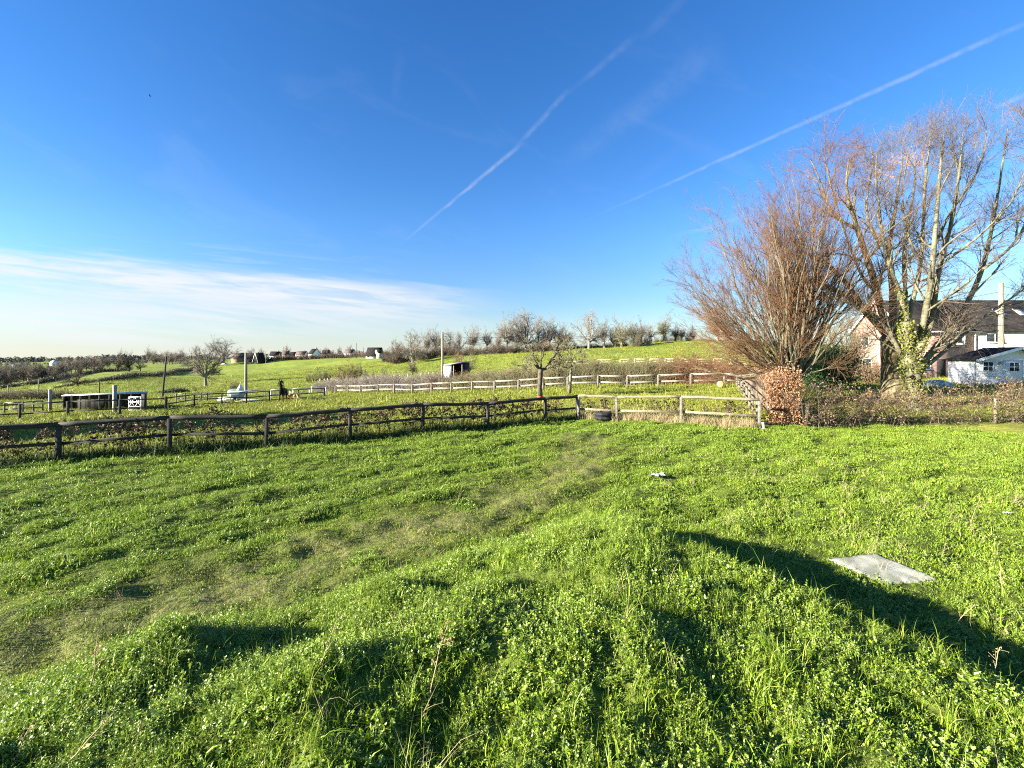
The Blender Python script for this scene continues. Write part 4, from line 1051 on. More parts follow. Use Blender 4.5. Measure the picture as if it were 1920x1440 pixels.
HT = 'bare trees along the hill crest'
for a in (
    ('tall', 950, 212, 602, 34, 'narrow bare tree at the left end of the tallest hill clump'), ('tall2', 968, 222, 596, 36, 'bare tree leaning into the left side of the tallest hill clump'),
    ('oak', 987, 215, 588, 56, 'tallest broad bare tree on the hill, left of the apple trees'), ('tall', 1030, 218, 602, 30, 'slim pale bare tree in the gap right of the tallest hill clump'),
    ('ivy', 1061, 214, 616, 34, 'rounded brown green ivy-clad tree behind the apple tree tops'), ('oak', 1104, 212, 589, 48, 'fine round-headed pale bare tree standing alone above the hill hedge'),
    ('tall2', 1133, 212, 604, 26, 'olive tinted slender tree right of the round-headed pale tree'), ('olive', 1166, 208, 603, 40, 'broad olive twiggy tree with dark ivy at its right foot'),
    ('tall', 1187, 215, 606, 22, 'thin bare stems just right of the broad olive tree'), ('ivy', 1201, 232, 604, 22, 'tall ivy-footed bare tree casting a long shadow down the hill'),
    ('tall2', 1221, 250, 608, 22, 'small thin bare tree on the crest left of the tall skyline tree'), ('olive', 1246, 255, 592, 30, 'tall olive tree on the right of the hill skyline'),
    ('ivy', 1266, 258, 612, 20, 'squat ivy-covered tree right of the tall olive skyline tree'), ('tall', 1278, 262, 616, 16, 'small bare sapling tree at the right end of the skyline row'),
    ('dark', 1301, 262, 612, 18, 'small dark tree on the crest beside the fan tree twigs'), ('oak2', 1345, 262, 600, 60, 'bare tree half hidden behind the fan tree twigs'),
    ('oak', 774, 205, 626, 42, 'pale spreading bare tree at the left of the hill thicket'), ('tall2', 801, 262, 622, 24, 'domed bare tree left of the tall pole'),
    ('tall', 818, 262, 622, 24, 'domed bare tree touching the tall pole'), ('oak', 843, 256, 623, 34, 'domed bare tree right of the tall pole'),
    ('tall2', 886, 268, 616, 34, 'pale bare tree standing alone between the pole and the tallest clump'), ('tall', 913, 268, 622, 20, 'smaller pale bare tree beyond the thicket left of the tallest clump'),
    ('oak', 862, 258, 626, 26, 'bare tree between the two domed trees and the lone pale one'), ('tall2', 934, 222, 618, 20, 'low bare tree filling the left skirt of the tallest clump'), ('oak', 1008, 222, 600, 34, 'bare tree filling the right skirt of the tallest clump'),
    ('oak2', 1046, 222, 616, 30, 'brown bare tree behind the twisted apple tree tops'), ('oak2', 1150, 216, 612, 26, 'brown bare tree between the slender and the broad olive trees'), ('oak2', 745, 232, 640, 26, 'low brown tree at the left end of the hill thicket'),
    ('thorn', 773, 122, 667, 27, 'small dense thorn tree alone in the middle field'), ('thorn', 879, 100, 660, 30, 'bushy dark thorn tree behind the open shed'),
    ('bush3', 858, 88, 661, 22, 'upright red stemmed shrub growing behind the open shed roof'), ('bush3', 650, 98, 685, 42, 'round orange brown willow shrub left of the thorn tree'),
    ('oak2', 386, 165, 650, 56, 'big pollarded oak with thick pale trunk in the left field'), ('oak', 418, 330, 640, 46, 'large bare tree behind the oak, beside the first houses'),
    ('thorn2', 146, 152, 699, 52, 'round-crowned thorn tree standing before the bare wood'), ('dark', 221, 268, 662, 26, 'dark trunked bare tree above the winding hedge'),
    ('dark', 242, 272, 664, 24, 'dark bushy tree with thick trunk above the winding hedge'), ('thorn2', 263, 276, 675, 20, 'small round tree alone right of the dark trunked pair'),
    ('tall', 279, 420, 655, 10, 'thin poplar rising above the left treeline'), ('oak', 352, 300, 668, 24, 'brown tree beside the left of the pollarded oak'),
    ('bush3', 1292, 262, 622, 16, 'low brown skyline shrub beside the fan tree'), ('bush2', 1192, 204, 628, 20, 'dense ivy bush at the foot of the broad olive tree'),
    ('bush2', 205, 150, 716, 10, 'small shrub under the winding hedge'), ('bush', 1302, 132, 661, 9, 'stumpy bare pollard alone on the hill slope'),
): stand(*a)
# ivy-clad dark stems in the left wood
for i, (px, Y, top, w) in enumerate(((102, 205, 687, 16), (150, 240, 680, 14), (178, 262, 682, 12), (190, 266, 680, 14))):
    stand('dark', px, Y, top, w, 'dark ivy-clad tree standing up out of the bare wood edge', 'dark ivy-clad trees of the left wood')
r_ = np.random.default_rng(77)
for i in range(30):
    px = -40 + i * 5.2 + r_.normal(0, 1.5); Y = 176 + i * 3.0 + r_.uniform(0, 26)
    stand(('oak2', 'bush', 'oak', 'thorn2')[i % 4], px, Y, np.interp(px, [-40, 40, 110], [686, 684, 690]) + r_.normal(0, 2.0), r_.uniform(17, 28), 'bare grey tree crowded into the wood at the left edge', 'trees of the bare wood')
for i in range(13):
    px = 112 + i * 7.2 + r_.normal(0, 2); Y = 262 + i * 6 + r_.uniform(0, 20)
    stand(('oak2', 'oak', 'thorn2')[i % 3], px, Y, np.interp(px, [110, 200], [676, 669]) + r_.normal(0, 2.0), r_.uniform(13, 20), 'bare tree in the loose row above the dark hedge', 'loose row of trees above the dark hedge')
for i in range(12):
    px = 284 + i * 5.6 + r_.normal(0, 1.5); Y = 395 + r_.uniform(-12, 25)
    stand(('oak2', 'dark', 'oak')[i % 3], px, Y, 663 + r_.normal(0, 2), r_.uniform(12, 19), 'dark bare tree in the row along the far left field edge', 'row of trees along the far field edge')
# thicket under the hill trees
for i in range(64):
    px = 727 + i * 5.3 + r_.normal(0, 2.2)
    if 1060 < px: break
    Y = np.interp(px, [727, 830, 945, 1060], [214, 218, 206, 200]) + r_.uniform(0, 22); top = np.interp(px, [727, 760, 850, 900, 945, 1000, 1060], [655, 655, 653, 651, 650, 648, 648]) + r_.normal(0, 3.5)
    stand(('bush', 'bush3', 'bush2', 'bush', 'bush4')[i % 5], px, Y, top, r_.uniform(16, 30), 'leafless brown bush in the thicket under the hill trees', 'bushes of the hill thicket', cat='bush')
for i in range(20):
    px = 1066 + i * 11 + r_.normal(0, 3); Y = np.interp(px, [1066, 1190, 1290], [216, 218, 268]) + r_.uniform(0, 14)
    stand(('bush4', 'bush2', 'bush')[i % 3], px, Y, np.interp(px, [1066, 1100, 1200, 1290], [642, 646, 630, 627]) + r_.normal(0, 2), r_.uniform(10, 18), 'low dark bush along the hill crest below the bare trees', 'low bushes along the hill crest', cat='bush')
# clipped remnants of a hedge dotted over the middle field
for px, Y, top, w in ((322, 97, 729.5, 8), (338, 99, 729, 6), (351, 101, 727, 6), (366, 104, 725, 7), (419, 150, 720, 6), (436, 112, 717, 12), (446, 113, 716, 10), (579, 128, 698, 9), (590, 128, 698, 9), (603, 130, 695, 14), (614, 130, 695, 12),
                      (667, 118, 692, 10), (685, 118, 693, 11), (721, 118, 693, 10), (676, 150, 681, 7), (760, 116, 693, 6), (700, 116, 695, 6)):
    stand('bush4', px, Y, top, w, 'small clipped bush left from an old hedge in the open field', 'clipped bushes dotted over the field', cat='bush')
for i, px in enumerate((600, 608, 614, 621, 690, 697, 705, 738, 750, 764, 788, 797, 804, 812, 820)):
    Y = 121 if px < 640 else 114; g = G(px, Y); b = MB(); b.beam((0, 0, -.2), (.05, 0, 1.1), .22, .22, up=(0, 1, 0)); o = b.obj('field_post', M_['wood_yel']); o.location = g
    tag(o, 'short pale post in the broken row across the middle field', 'post', 'short pale posts across the field')
# far woods that read as one mass
def far_wood():
    r = np.random.default_rng(15); b = MB(); n = 0
    for (p0, p1, Y, top0, top1, cnt) in ((-120, 215, 1150, 672, 671, 190), (180, 470, 760, 667, 668, 130), (-120, 130, 720, 683, 680, 70), (120, 300, 560, 679, 676, 80), (470, 760, 620, 664, 660, 60)):
        for i in range(cnt):
            px = r.uniform(p0, p1); d = Y * r.uniform(.94, 1.08); g = np.array(G(px, d)); top = np.interp(px, [p0, p1], [top0, top1]) + r.normal(0, 1.8)
            h = max(EYE + (HY - top) / F_ * d - g[2], 3.5); w = h * r.uniform(.5, .9)
            m = 46; u = unit(r.normal(0, 1, (m, 3))) * np.cbrt(r.uniform(.15, 1, m))[:, None]; c = g + u * (w * .6, w * .6, h * .5) + (0, 0, h * .52)
            b.leaves(c, unit(r.normal(0, 1, (m, 3))), unit(r.normal(0, 1, (m, 3))), np.full(m, h * .26), np.full(m, h * .2), .3)
    o = b.obj('far_woods', mat('far_wood_mass', (.055, .06, .05), (.13, .125, .10), .9, .02, island=.6)); tag(o, 'dark hazy line of far woods along the left horizon', kind='stuff')


far_wood()

# ------------------------------------------------------------------ buildings
def gable_house(name, label, cat, loc, rz, w, d, eave, ridge, wallm, roofm, over=.35, wins=(), chim=(), doors=(), gable=True, group=None, trim=None, thick=.16):
    """w along the ridge (local x), d across (local y, front face at y = 0); wins: (x, z, w, h) on the front"""
    root = thing(name, label, cat, loc, rz, group)
    b = MB(); V = [(0, 0, -.6), (w, 0, -.6), (w, d, -.6), (0, d, -.6), (0, 0, eave), (w, 0, eave), (w, d, eave), (0, d, eave), (0, d / 2, ridge - .06), (w, d / 2, ridge - .06)]
    b.v.append(np.array(V, float)); b.n = 10; b.f += [np.array([(0, 1, 5, 4), (2, 3, 7, 6)]), np.array([(3, 0, 4, 8, 7), (1, 2, 6, 9, 5)])]
    b.obj('wall', wallm, root)
    b = MB(); sl = (ridge - eave) / (d / 2); e0 = eave - over * sl
    for s, y0, y1 in ((0, -over, d / 2), (1, d + over, d / 2)):
        n = np.array((0, -sl if s == 0 else sl, 1.)); n /= np.linalg.norm(n); n *= thick
        q = np.array([(-over, y0, e0), (w + over, y0, e0), (w + over, y1, ridge), (-over, y1, ridge)], float) + (0, 0, .02)
        b.add(np.vstack([q, q + n]), np.array([(0, 1, 2, 3), (7, 6, 5, 4), (0, 4, 5, 1), (1, 5, 6, 2), (2, 6, 7, 3), (3, 7, 4, 0)]))
    rf = b.obj('roof', roofm, root)
    if trim:
        b = MB()
        for x in (-over - .02, w + over + .02):
            for y0 in (-over, d + over): b.beam((x, y0, e0 + .05), (x, d / 2, ridge + .05), .05, .24)
        b.beam((-over, -over - .06, e0 + .02), (w + over, -over - .06, e0 + .02), .10, .12)
        b.obj('bargeboard', trim, root)
    for (x, z, ww, hh) in wins:
        b = MB(); fw = .07
        b.box((x, -.05, z), (x + ww, .05, z + fw)); b.box((x, -.05, z + hh - fw), (x + ww, .05, z + hh)); b.box((x, -.048, z + fw), (x + fw, .05, z + hh - fw)); b.box((x + ww - fw, -.048, z + fw), (x + ww, .05, z + hh - fw))
        if ww > .9: b.box((x + ww / 2 - .03, -.046, z + fw), (x + ww / 2 + .03, .05, z + hh - fw))
        b.box((x - .06, -.10, z - .07), (x + ww + .06, .02, z - .002))
        f = b.obj('window', M_['white'], root); p = MB().box((x + fw, -.012, z + fw), (x + ww - fw, -.006, z + hh - fw)).obj('pane', M_['glass'], f)
    for (x, y, cw, ch) in chim:
        c = MB(); c.box((x, y, ridge - .8), (x + cw, y + .6, ridge + ch)); c.box((x - .06, y - .06, ridge + ch), (x + cw + .06, y + .66, ridge + ch + .1))
        c.tubes(np.array([(x + cw / 2, y + .3, ridge + ch + .1), (x + cw / 2, y + .3, ridge + ch + .4)]), np.array([.11, .10]), 8, True); c.obj('chimney', M_['brick'], rf)
    for (x, ww, hh) in doors:
        dd = MB().box((x, -.04, 0), (x + ww, .02, hh)).obj('door', M_['darkin'], root)
    return root


def build_terrace():
    g0 = G(1700, 45.4); z = g0.z; X0 = g0.x
    # brick half with the gable towards the field
    b = gable_house('brick_house', 'pink brick house with dark slate roof behind the willow trunk', 'house', (X0, 45.4, z), 0, 7.3, 7.4, 5.15, 8.6, M_['brick'], M_['roof'], .3, trim=M_['white'],
                    wins=((1.0, 3.55, .9, 1.05), (5.35, 3.6, .85, 1.0), (1.0, .9, 1.6, 1.2), (4.6, .9, 1.6, 1.2)), chim=((5.6, 3.4, .8, .0),)[:0], doors=((3.2, .9, 2.0),))
    # windows in the gable end
    for (y, zz, w, h) in ((1.6, 3.5, 1.0, 1.1), (4.8, 3.5, 1.0, 1.1), (4.4, .9, 1.3, 1.2)):
        q = MB(); q.box((-.05, y, zz), (.05, y + w, zz + .07)); q.box((-.05, y, zz + h - .07), (.05, y + w, zz + h)); q.box((-.048, y, zz + .07), (.05, y + .07, zz + h - .07)); q.box((-.048, y + w - .07, zz + .07), (.05, y + w, zz + h - .07))
        f = q.obj('window', M_['white'], b); MB().box((-.012, y + .07, zz + .07), (-.006, y + w - .07, zz + h - .07)).obj('pane', M_['glass'], f)
    q = MB(); q.tubes(np.array([(7.2, -.10, 5.0), (7.2, -.10, -.2)]), np.array([.06, .06]), 8, True); q.obj('drainpipe', M_['white'], b)
    w = gable_house('rendered_house', 'white rendered house with dark roof adjoining the brick house', 'house', (X0 + 7.304, 45.4, z), 0, 22, 7.4, 5.16, 8.62, M_['render'], M_['roof'], .29,
                    wins=((1.1, 3.75, 2.0, 1.0), (5.6, 3.7, 1.6, 1.05), (10.2, 3.7, 1.6, 1.05), (1.2, .9, 1.8, 1.2), (7.0, .9, 2.0, 1.2)), doors=((4.6, .95, 2.05),))
    # rooflights
    q = MB(); sl = math.atan2(3.46, 3.7)
    for x in (4.35, 6.6):
        M = Matrix.Translation((x, 1.55, 5.16 + 1.55 * 3.46 / 3.7 + .2)) @ Matrix.Rotation(sl, 4, 'X'); q.box((0, 0, 0), (1.0, 1.1, .08), M)
    q.obj('skylight', M_['metal'], w)


build_terrace()


def build_garden_shed():
    g = G(1826, 32.0); root = thing('garden_shed', 'white boarded garden shed with low gable roof and small paned windows', 'shed', g); W_, D_, e, rd, o = 6.2, 1.9, 1.98, 2.86, .45
    b = MB(); b.v.append(np.array([(0, 0, -.2), (W_, 0, -.2), (W_, D_, -.2), (0, D_, -.2), (0, 0, e), (W_, 0, e), (W_, D_, e), (0, D_, e), (W_ / 2, 0, rd - .07), (W_ / 2, D_, rd - .07)], float)); b.n = 10
    b.f += [np.array([(1, 2, 6, 5), (3, 0, 4, 7)]), np.array([(0, 1, 5, 8, 4), (2, 3, 7, 9, 6)])]; b.obj('wall', M_['shedwall'], root)
    # shiplap courses and corner boards
    q = MB()
    for k in range(15): q.box((.08, -.016, .05 + k * .128), (W_ - .08, -.002, .05 + k * .128 + .112))
    for k in range(15): q.box((-.016, .08, .05 + k * .128), (-.002, D_ - .08, .05 + k * .128 + .112))
    for x in (-.03, 2.18, W_ - .06): q.box((x, -.035, -.1), (x + .10, -.0165, e))
    q.obj('cladding', M_['shedwall'], root)
    b = MB(); sl = (rd - e) / (W_ / 2)
    for s in (0, 1):
        x0, x1 = (-.3, W_ / 2) if s == 0 else (W_ + .3, W_ / 2); z0 = e - .3 * sl; n = np.array((-sl if s == 0 else sl, 0, 1.)); n = n / np.linalg.norm(n) * .06
        p = np.array([(x0, -o, z0), (x1, -o, rd), (x1, D_ + .2, rd), (x0, D_ + .2, z0)], float); b.add(np.vstack([p, p + n]), np.array([(0, 1, 2, 3), (7, 6, 5, 4), (0, 4, 5, 1), (1, 5, 6, 2), (2, 6, 7, 3), (3, 7, 4, 0)]))
    b.obj('roof', M_['roof'], root)
    b = MB(); b.beam((-.3, -o - .025, e - .3 * sl - .02), (W_ / 2, -o - .025, rd - .02), .04, .20, up=(0, 0, 1)); b.beam((W_ / 2, -o - .026, rd - .02), (W_ + .3, -o - .026, e - .3 * sl - .02), .04, .20, up=(0, 0, 1)); b.obj('bargeboard', M_['white'], root)
    def win(parent, x, z, w, h, nm='window'):
        f = MB(); t = .06
        f.box((x, -.07, z), (x + w, -.018, z + t)); f.box((x, -.07, z + h - t), (x + w, -.018, z + h)); f.box((x, -.068, z + t), (x + t, -.018, z + h - t)); f.box((x + w - t, -.068, z + t), (x + w, -.018, z + h - t))
        f.box((x + w / 2 - .02, -.062, z + t), (x + w / 2 + .02, -.018, z + h - t)); f.box((x + t, -.058, z + h / 2 - .02), (x + w - t, -.018, z + h / 2 + .02))
        o_ = f.obj(nm, M_['white'], parent); MB().box((x + t, -.034, z + t), (x + w - t, -.028, z + h - t)).obj('pane', M_['glass'], o_)
    win(root, .62, 1.08, .82, .76)
    for x in (2.34, 3.62):
        d = MB(); d.box((x, -.05, .02), (x + 1.24, -.0175, 1.93)); dd = d.obj('door', M_['shedwall'], root)
        f = MB(); X, z, w, h, t = x + .20, 1.05, .84, .74, .06
        for lo, hi in (((X, -.085, z), (X + w, -.052, z + t)), ((X, -.085, z + h - t), (X + w, -.052, z + h)), ((X, -.083, z + t), (X + t, -.052, z + h - t)), ((X + w - t, -.083, z + t), (X + w, -.052, z + h - t)),
                       ((X + w / 2 - .02, -.078, z + t), (X + w / 2 + .02, -.052, z + h - t)), ((X + t, -.075, z + h / 2 - .02), (X + w - t, -.052, z + h / 2 + .02))): f.box(lo, hi)
        f.obj('window_frame', M_['white'], dd); MB().box((X + t, -.060, z + t), (X + w - t, -.054, z + h - t)).obj('pane', M_['glass'], dd)
    l = MB(); l.tubes(np.array([(1.92, -.02, 1.78), (1.92, -.12, 1.78), (1.92, -.16, 1.74)]), np.array([.03, .03, .03]), 8, True); l.tubes(np.array([(1.92, -.16, 1.80), (1.92, -.16, 1.72), (1.92, -.16, 1.66)]), np.array([.05, .17, .19]), 12, True); l.obj('wall_lamp', M_['metal'], root)


build_garden_shed()


# pale green cover beside the shed: a low dome of stretched sheeting with a rim
def build_cover():
    g = G(1758, 30.5); b = MB(); n = 24; prof = [(0, .86), (.5, .84), (1.0, .74), (1.35, .58), (1.55, .34), (1.6, .30), (1.62, .26), (1.55, .22), (1.5, .0)]
    a = np.arange(n) * 2 * np.pi / n; V = np.array([[(r * math.cos(t), r * .75 * math.sin(t), z + .03 * math.sin(3 * t) * (r > .2)) for t in a] for r, z in [(.62 * q, .8 * w) for q, w in prof]]); i = np.arange(n)
    F = np.concatenate([np.stack([k * n + i, (k + 1) * n + i, (k + 1) * n + (i + 1) % n, k * n + (i + 1) % n], 1) for k in range(len(prof) - 1)])
    b.add(V.reshape(-1, 3), F); o = b.obj('garden_cover', M_['teal'], None, True); o.location = g; tag(o, 'low rounded pale green cover on the lawn left of the white shed', 'cover')


build_cover()

# evergreen bush left of the brick house, and shrubs along its foot
def leafy_bush(name, label, px, Y, h, w, n, m, seed, ls=.16, cat='bush'):
    r = np.random.default_rng(seed); g = G(px, Y); root = thing(name, label, cat, g); T = MB(); k = 14
    P, R = curve_from(r, np.zeros((k, 3)) + r.normal(0, .12, (k, 3)) * (1, 1, 0), np.stack([r.normal(0, .4, k), r.normal(0, .4, k), np.ones(k)], 1), h * .85, .05, .012, 7, .02, .1); T.tubes(P, R, 5)
    Q, RQ = sprout(r, P, R, 10, .2, 1, .8, h * .3, .6, 5, .03, .15); T.tubes(Q, RQ, 3); T.obj('stem', M_['bark_dark'], root)
    cl = unit(r.normal(0, 1, (42, 3))) * np.cbrt(r.uniform(.2, 1, (42, 1))) * (w, w * .8, h * .48) + (0, 0, h * .5); cl[:, 2] = np.maximum(cl[:, 2], .15)
    c = cl[r.integers(0, 42, n)] + r.normal(0, 1, (n, 3)) * (w * .17, w * .17, h * .09); c[:, 2] = np.maximum(c[:, 2], .03)
    b = MB(); b.leaves(c, unit(r.normal(0, 1, (n, 3)) + (0, 0, -.3)), unit(r.normal(0, 1, (n, 3)) + (0, 0, .8)), ls * r.uniform(.6, 1.3, n), ls * r.uniform(.35, .6, n)); b.obj('foliage', m, root)


leafy_bush('evergreen_bush', 'dark green evergreen bush between the fan shaped tree and the brick house', 1556, 30, 3.4, 1.75, 9000, M_['laurel'], 31)
leafy_bush('evergreen_bush', 'shorter dark green bush tucked behind the fan tree base', 1522, 32, 2.2, 1.2, 4500, M_['laurel'], 32)
leafy_bush('garden_shrub', 'dark brown shrub growing against the foot of the brick house', 1625, 36, 2.2, 1.9, 4500, M_['hedge_leaf'], 33, .11)
stand('bush2', 1575, 41, 607, 100, 'leafless garden tree behind the evergreen bush, left of the brick gable')
stand('bush', 1505, 45, 640, 60, 'bare garden bush behind the fan shaped tree')

# field shelter in the left paddock: long low roof, open dark front, white cross-braced gate, board end
def build_shelter():
    a, q = np.array((*xy(118, 46), 0)), np.array((*xy(275, 37.5), 0)); za, zq = gz(*a[:2]), gz(*q[:2]); root = thing('field_shelter', 'long low open fronted field shelter with pale metal roof', 'shelter', (*a[:2], za))
    v = q - a; L = np.linalg.norm(v); t = v / L; n = q / np.linalg.norm(q); up = np.array((0, 0, 1.))
    P = lambda s, d, z: t * s + n * d + up * (z + (zq - za) * s / L)
    def quad(b, pts, th): b.add(np.vstack([pts, np.array(pts) + th]), np.array([(0, 3, 2, 1), (4, 5, 6, 7), (0, 1, 5, 4), (1, 2, 6, 5), (2, 3, 7, 6), (3, 0, 4, 7)]))
    h0, h1, D = 1.50, 1.42, 2.4
    b = MB(); quad(b, [P(-.3, -.35, h0), P(L + .2, -.35, h0 + .12), P(L + .2, D + .1, h1 + .12), P(-.3, D + .1, h1)], up * .09); b.obj('roof', M_['metal'], root)
    b = MB(); quad(b, [P(0, D - .1, -.3), P(L, D - .1, -.3), P(L, D - .1, h1 + .1), P(0, D - .1, h1 - .02)], n * .05); quad(b, [P(0, .05, -.3), P(0, D - .11, -.3), P(0, D - .11, h1 - .03), P(0, .05, h0 - .02)], t * .05); b.obj('wall', M_['darkin'], root)
    b = MB(); quad(b, [P(L - .95, -.02, -.3), P(L - .02, -.02, -.3), P(L - .02, -.02, h0 + .1), P(L - .95, -.02, h0 + .08)], n * .05); quad(b, [P(L, 0, -.3), P(L, D - .12, -.3), P(L, D - .12, h1 + .1), P(L, 0, h0 + .1)], t * .05); b.obj('end_panel', M_['wood_dark'], root)
    for k in range(8):
        s = .1 + (L - 2.9) * k / 7; MB().beam(P(s, 0, -.3), P(s, 0, h0 + .0), .12, .12, up=tuple(n)).obj('post', M_['wood_pale'], root)
    # gate
    s0, s1 = L - 3.3, L - 1.0; g = MB(); z0 = .12; w = .07
    for z in (z0, .45, .85, 1.3): g.beam(P(s0, -.12, z), P(s1, -.12, z), .04, .06)
    for s in (s0, s1): g.beam(P(s, -.165, z0 - .05), P(s, -.165, 1.34), .05, .09, up=tuple(t))
    for x0, x1 in ((s0, (s0 + s1) / 2), ((s0 + s1) / 2, s1)):
        g.beam(P(x0, -.21, z0 + .3), P(x1, -.21, 1.28), .03, .045); g.beam(P(x0, -.255, 1.28), P(x1, -.255, z0 + .3), .03, .045)
    g.obj('gate', M_['plastic'], root)


build_shelter()

# small open shed behind the far hedge
def build_open_shed():
    g = G(832, 60); root = thing('open_shed', 'small flat roofed field shed, pale left end and dark open side, right of tall pole', 'shed', g, R_(-14)); w, d = 2.9, 2.6; b0 = W(832, 697, 60).z - g.z; H = W(832, 683.5, 60).z - g.z + .35
    b = MB(); b.box((0, 0, -.3), (.06, d, H - .5)); b.box((.06, d - .06, -.3), (w, d, H - .15)); b.box((w - .06, 0, -.3), (w, d - .065, H - .1)); b.obj('wall', M_['darkin'], root)
    q = MB(); q.box((-.02, .0, -.2), (-.002, d, H - .55)); q.box((.0, -.06, -.2), (1.2, -.002, H - .45)); q.obj('pale_panel', M_['white'], root)
    r = MB(); r.add(np.array([(-.2, -.4, H - .52), (w + .45, -.4, H - .02), (w + .45, d + .2, H - .02), (-.2, d + .2, H - .52), (-.2, -.4, H - .42), (w + .45, -.4, H + .1), (w + .45, d + .2, H + .1), (-.2, d + .2, H - .42)]), np.array([(0, 3, 2, 1), (4, 5, 6, 7), (0, 1, 5, 4), (1, 2, 6, 5), (2, 3, 7, 6), (3, 0, 4, 7)])); r.obj('roof', M_['metal'], root)
    for x in (1.5, 2.75): MB().beam((x, -.02, -.3), (x, -.02, H - .25), .12, .12, up=(0, 1, 0)).obj('post', M_['wood_pale'], root)


build_open_shed()
hedge('coppery leafed bush clump at the foot of the tall pole', [(812, 55), (836, 55.5)], [2.0, 2.1], 1.2, 90, 1500, M_['twig_red'], M_['beech'], 95, .12, .014, .4, name='beech_bush')
hedge('red brown bush growing in front of the small open shed', [(850, 56), (880, 57)], [2.2, 1.9], 1.2, 120, 900, M_['twig_red'], M_['hedge_leaf'], 96, .10, .014, .4, name='red_bush')

# village along the ridge
def village(px, Y, top, wpx, wallm, roofm, label, depth=7.0, rz=0.0, ef=.5, wins=2, chim=True, trim=None):
    g = G(px, Y); w = wpx / F_ * Y; H = max(EYE + (HY - top) / F_ * Y - g.z, 4.0); e = H * ef
    ws = [(w * (k + .5) / wins - .6, e * .45, 1.2, min(1.1, e * .4)) for k in range(wins)] if wins else []
    gable_house('village_house', label, 'house', g, R_(rz), w, depth, e, H, wallm, roofm, .4, ws, ((w * .75, depth / 2 - .3, .7, .9),) if chim else (), trim=trim)


village(433, 345, 661.5, 20, M_['board'], M_['rooftile'], 'brown round shouldered barn house left of the black roofed house', 9, 12, .55, 0, False)
village(459, 338, 662, 24, M_['darkin'], M_['roof'], 'long black roofed house behind the pale pole on the ridge', 9, 6, .25, 2)
village(484, 330, 661.5, 14, M_['darkin'], M_['roof'], 'black gabled wing with white roof edges facing the field', 7, 62, .18, 1, False, M_['white'])
village(505, 375, 659, 16, M_['white'], M_['roof'], 'small white walled bungalow right of the black roofed house', 7, 5, .55)
village(520, 380, 660, 8, M_['render'], M_['roof'], 'narrow pale house end touching the small white bungalow', 6, -20, .6, 1, False)
village(529, 375, 658, 11, M_['brick'], M_['rooftile'], 'small red brick house in the middle of the village row', 7, 24, .55, 1)
village(541, 385, 660, 12, M_['darkin'], M_['roof'], 'low dark house right of the red brick house', 7, -5, .5, 1, False)
village(554, 378, 658.5, 17, M_['render'], M_['rooftile'], 'pale house with brown roof and wide front right of the low dark house', 7, 0, .55)
village(578, 372, 654, 13, M_['white'], M_['roof'], 'tall white and black gabled house in the village row', 8, -30, .5, 1)
village(603, 390, 656, 12, M_['rooftile'], M_['roof'], 'dark house among bare trees right of the tall gabled house', 7, 4, .5, 1)
village(645, 380, 655, 16, M_['render'], M_['rooftile'], 'house with brown roof half hidden by trees left of the large bungalow', 7, -6, .5, 2)
def bungalow():
    village(686, 300, 651.5, 26, M_['grey_render'], M_['roof'], 'large pale bungalow with wide dark hipped roof left of the hill thicket', 8, -4, .30, 3, False)
    village(709, 297, 654, 9, M_['grey_render'], M_['roof'], 'blue white gabled wing at the right end of the large bungalow', 7, 40, .6, 1, False)
bungalow()
village(12, 690, 684, 22, M_['white'], M_['metal'], 'long low white farm shed far away at the left edge', 12, 0, .6, 0, False)
village(93, 640, 676, 8, M_['white'], M_['metal'], 'tiny white far building among the left woods', 8, 0, .6, 0, False)
for px, Y, top, w, lab in ((538, 400, 650, 13, 'round bare tree behind the red brick house'), (470, 400, 655, 16, 'bare tree behind the black roofed house'), (490, 405, 654, 9, 'thin bare tree between black roof and white bungalow'), (595, 385, 654, 13, 'bare tree right of the tall gabled house'),
                           (612, 380, 652, 9, 'narrow pale tree in the village gap'), (622, 380, 657, 10, 'low bare tree right of the narrow pale village tree'), (636, 395, 652, 9, 'slim bare tree left of the half hidden house'), (655, 400, 649, 10, 'round bare tree behind the half hidden house'), (668, 360, 658, 9, 'low bush tree left of the large bungalow'), (452, 350, 662, 12, 'dark bare tree beside the barn house')):
    stand('oak2', px, Y, top, w, lab)

# white van among the first houses
def build_van():
    g = G(421, 322); root = thing('parked_van', 'small white van parked below the large bare tree by the houses', 'van', g, R_(8))
    pr = [(-2.3, .35), (2.3, .35), (2.35, .95), (1.9, 1.15), (1.35, 1.9), (-2.2, 1.95), (-2.35, 1.7)]
    b = MB(); n = len(pr); V = [(x, y, z) for y in (-.9, .9) for x, z in pr]; i = np.arange(n); b.add(V, [np.array([i[::-1]]), np.array([i + n]), np.stack([i, (i + 1) % n, (i + 1) % n + n, i + n], 1)]); b.obj('body', M_['white'], root)
    w = MB(); w.add([(1.32, -.905, 1.82), (1.78, -.905, 1.2), (.6, -.905, 1.2), (.6, -.905, 1.82)], np.array([(0, 1, 2, 3)])); w.obj('window', M_['glass'], root)
    for x in (-1.5, 1.5):
        for y in (-.85, .85): MB().tubes(np.array([(x, y - .1, .33), (x, y + .1, .33)]), np.array([.33, .33]), 14, True).obj('wheel', M_['tyre'], root)


build_van()

# ------------------------------------------------------------------ poles and wires
def pole(px, Y, top, base_r, label, lean_px=0, m='pole', arms=False):
    g = G(px, Y); t = W(px + lean_px, top, Y) - g; root = MB()
    P = np.array([(0, 0, -.4), (0, 0, 0), tuple(t * .5), tuple(t)]); root.tubes(P, np.array([base_r * 1.05, base_r, base_r * .88, base_r * .75]), 10, True)
    o = root.obj('utility_pole', M_[m], None, True); o.location = g; tag(o, label, 'pole'); return g + t


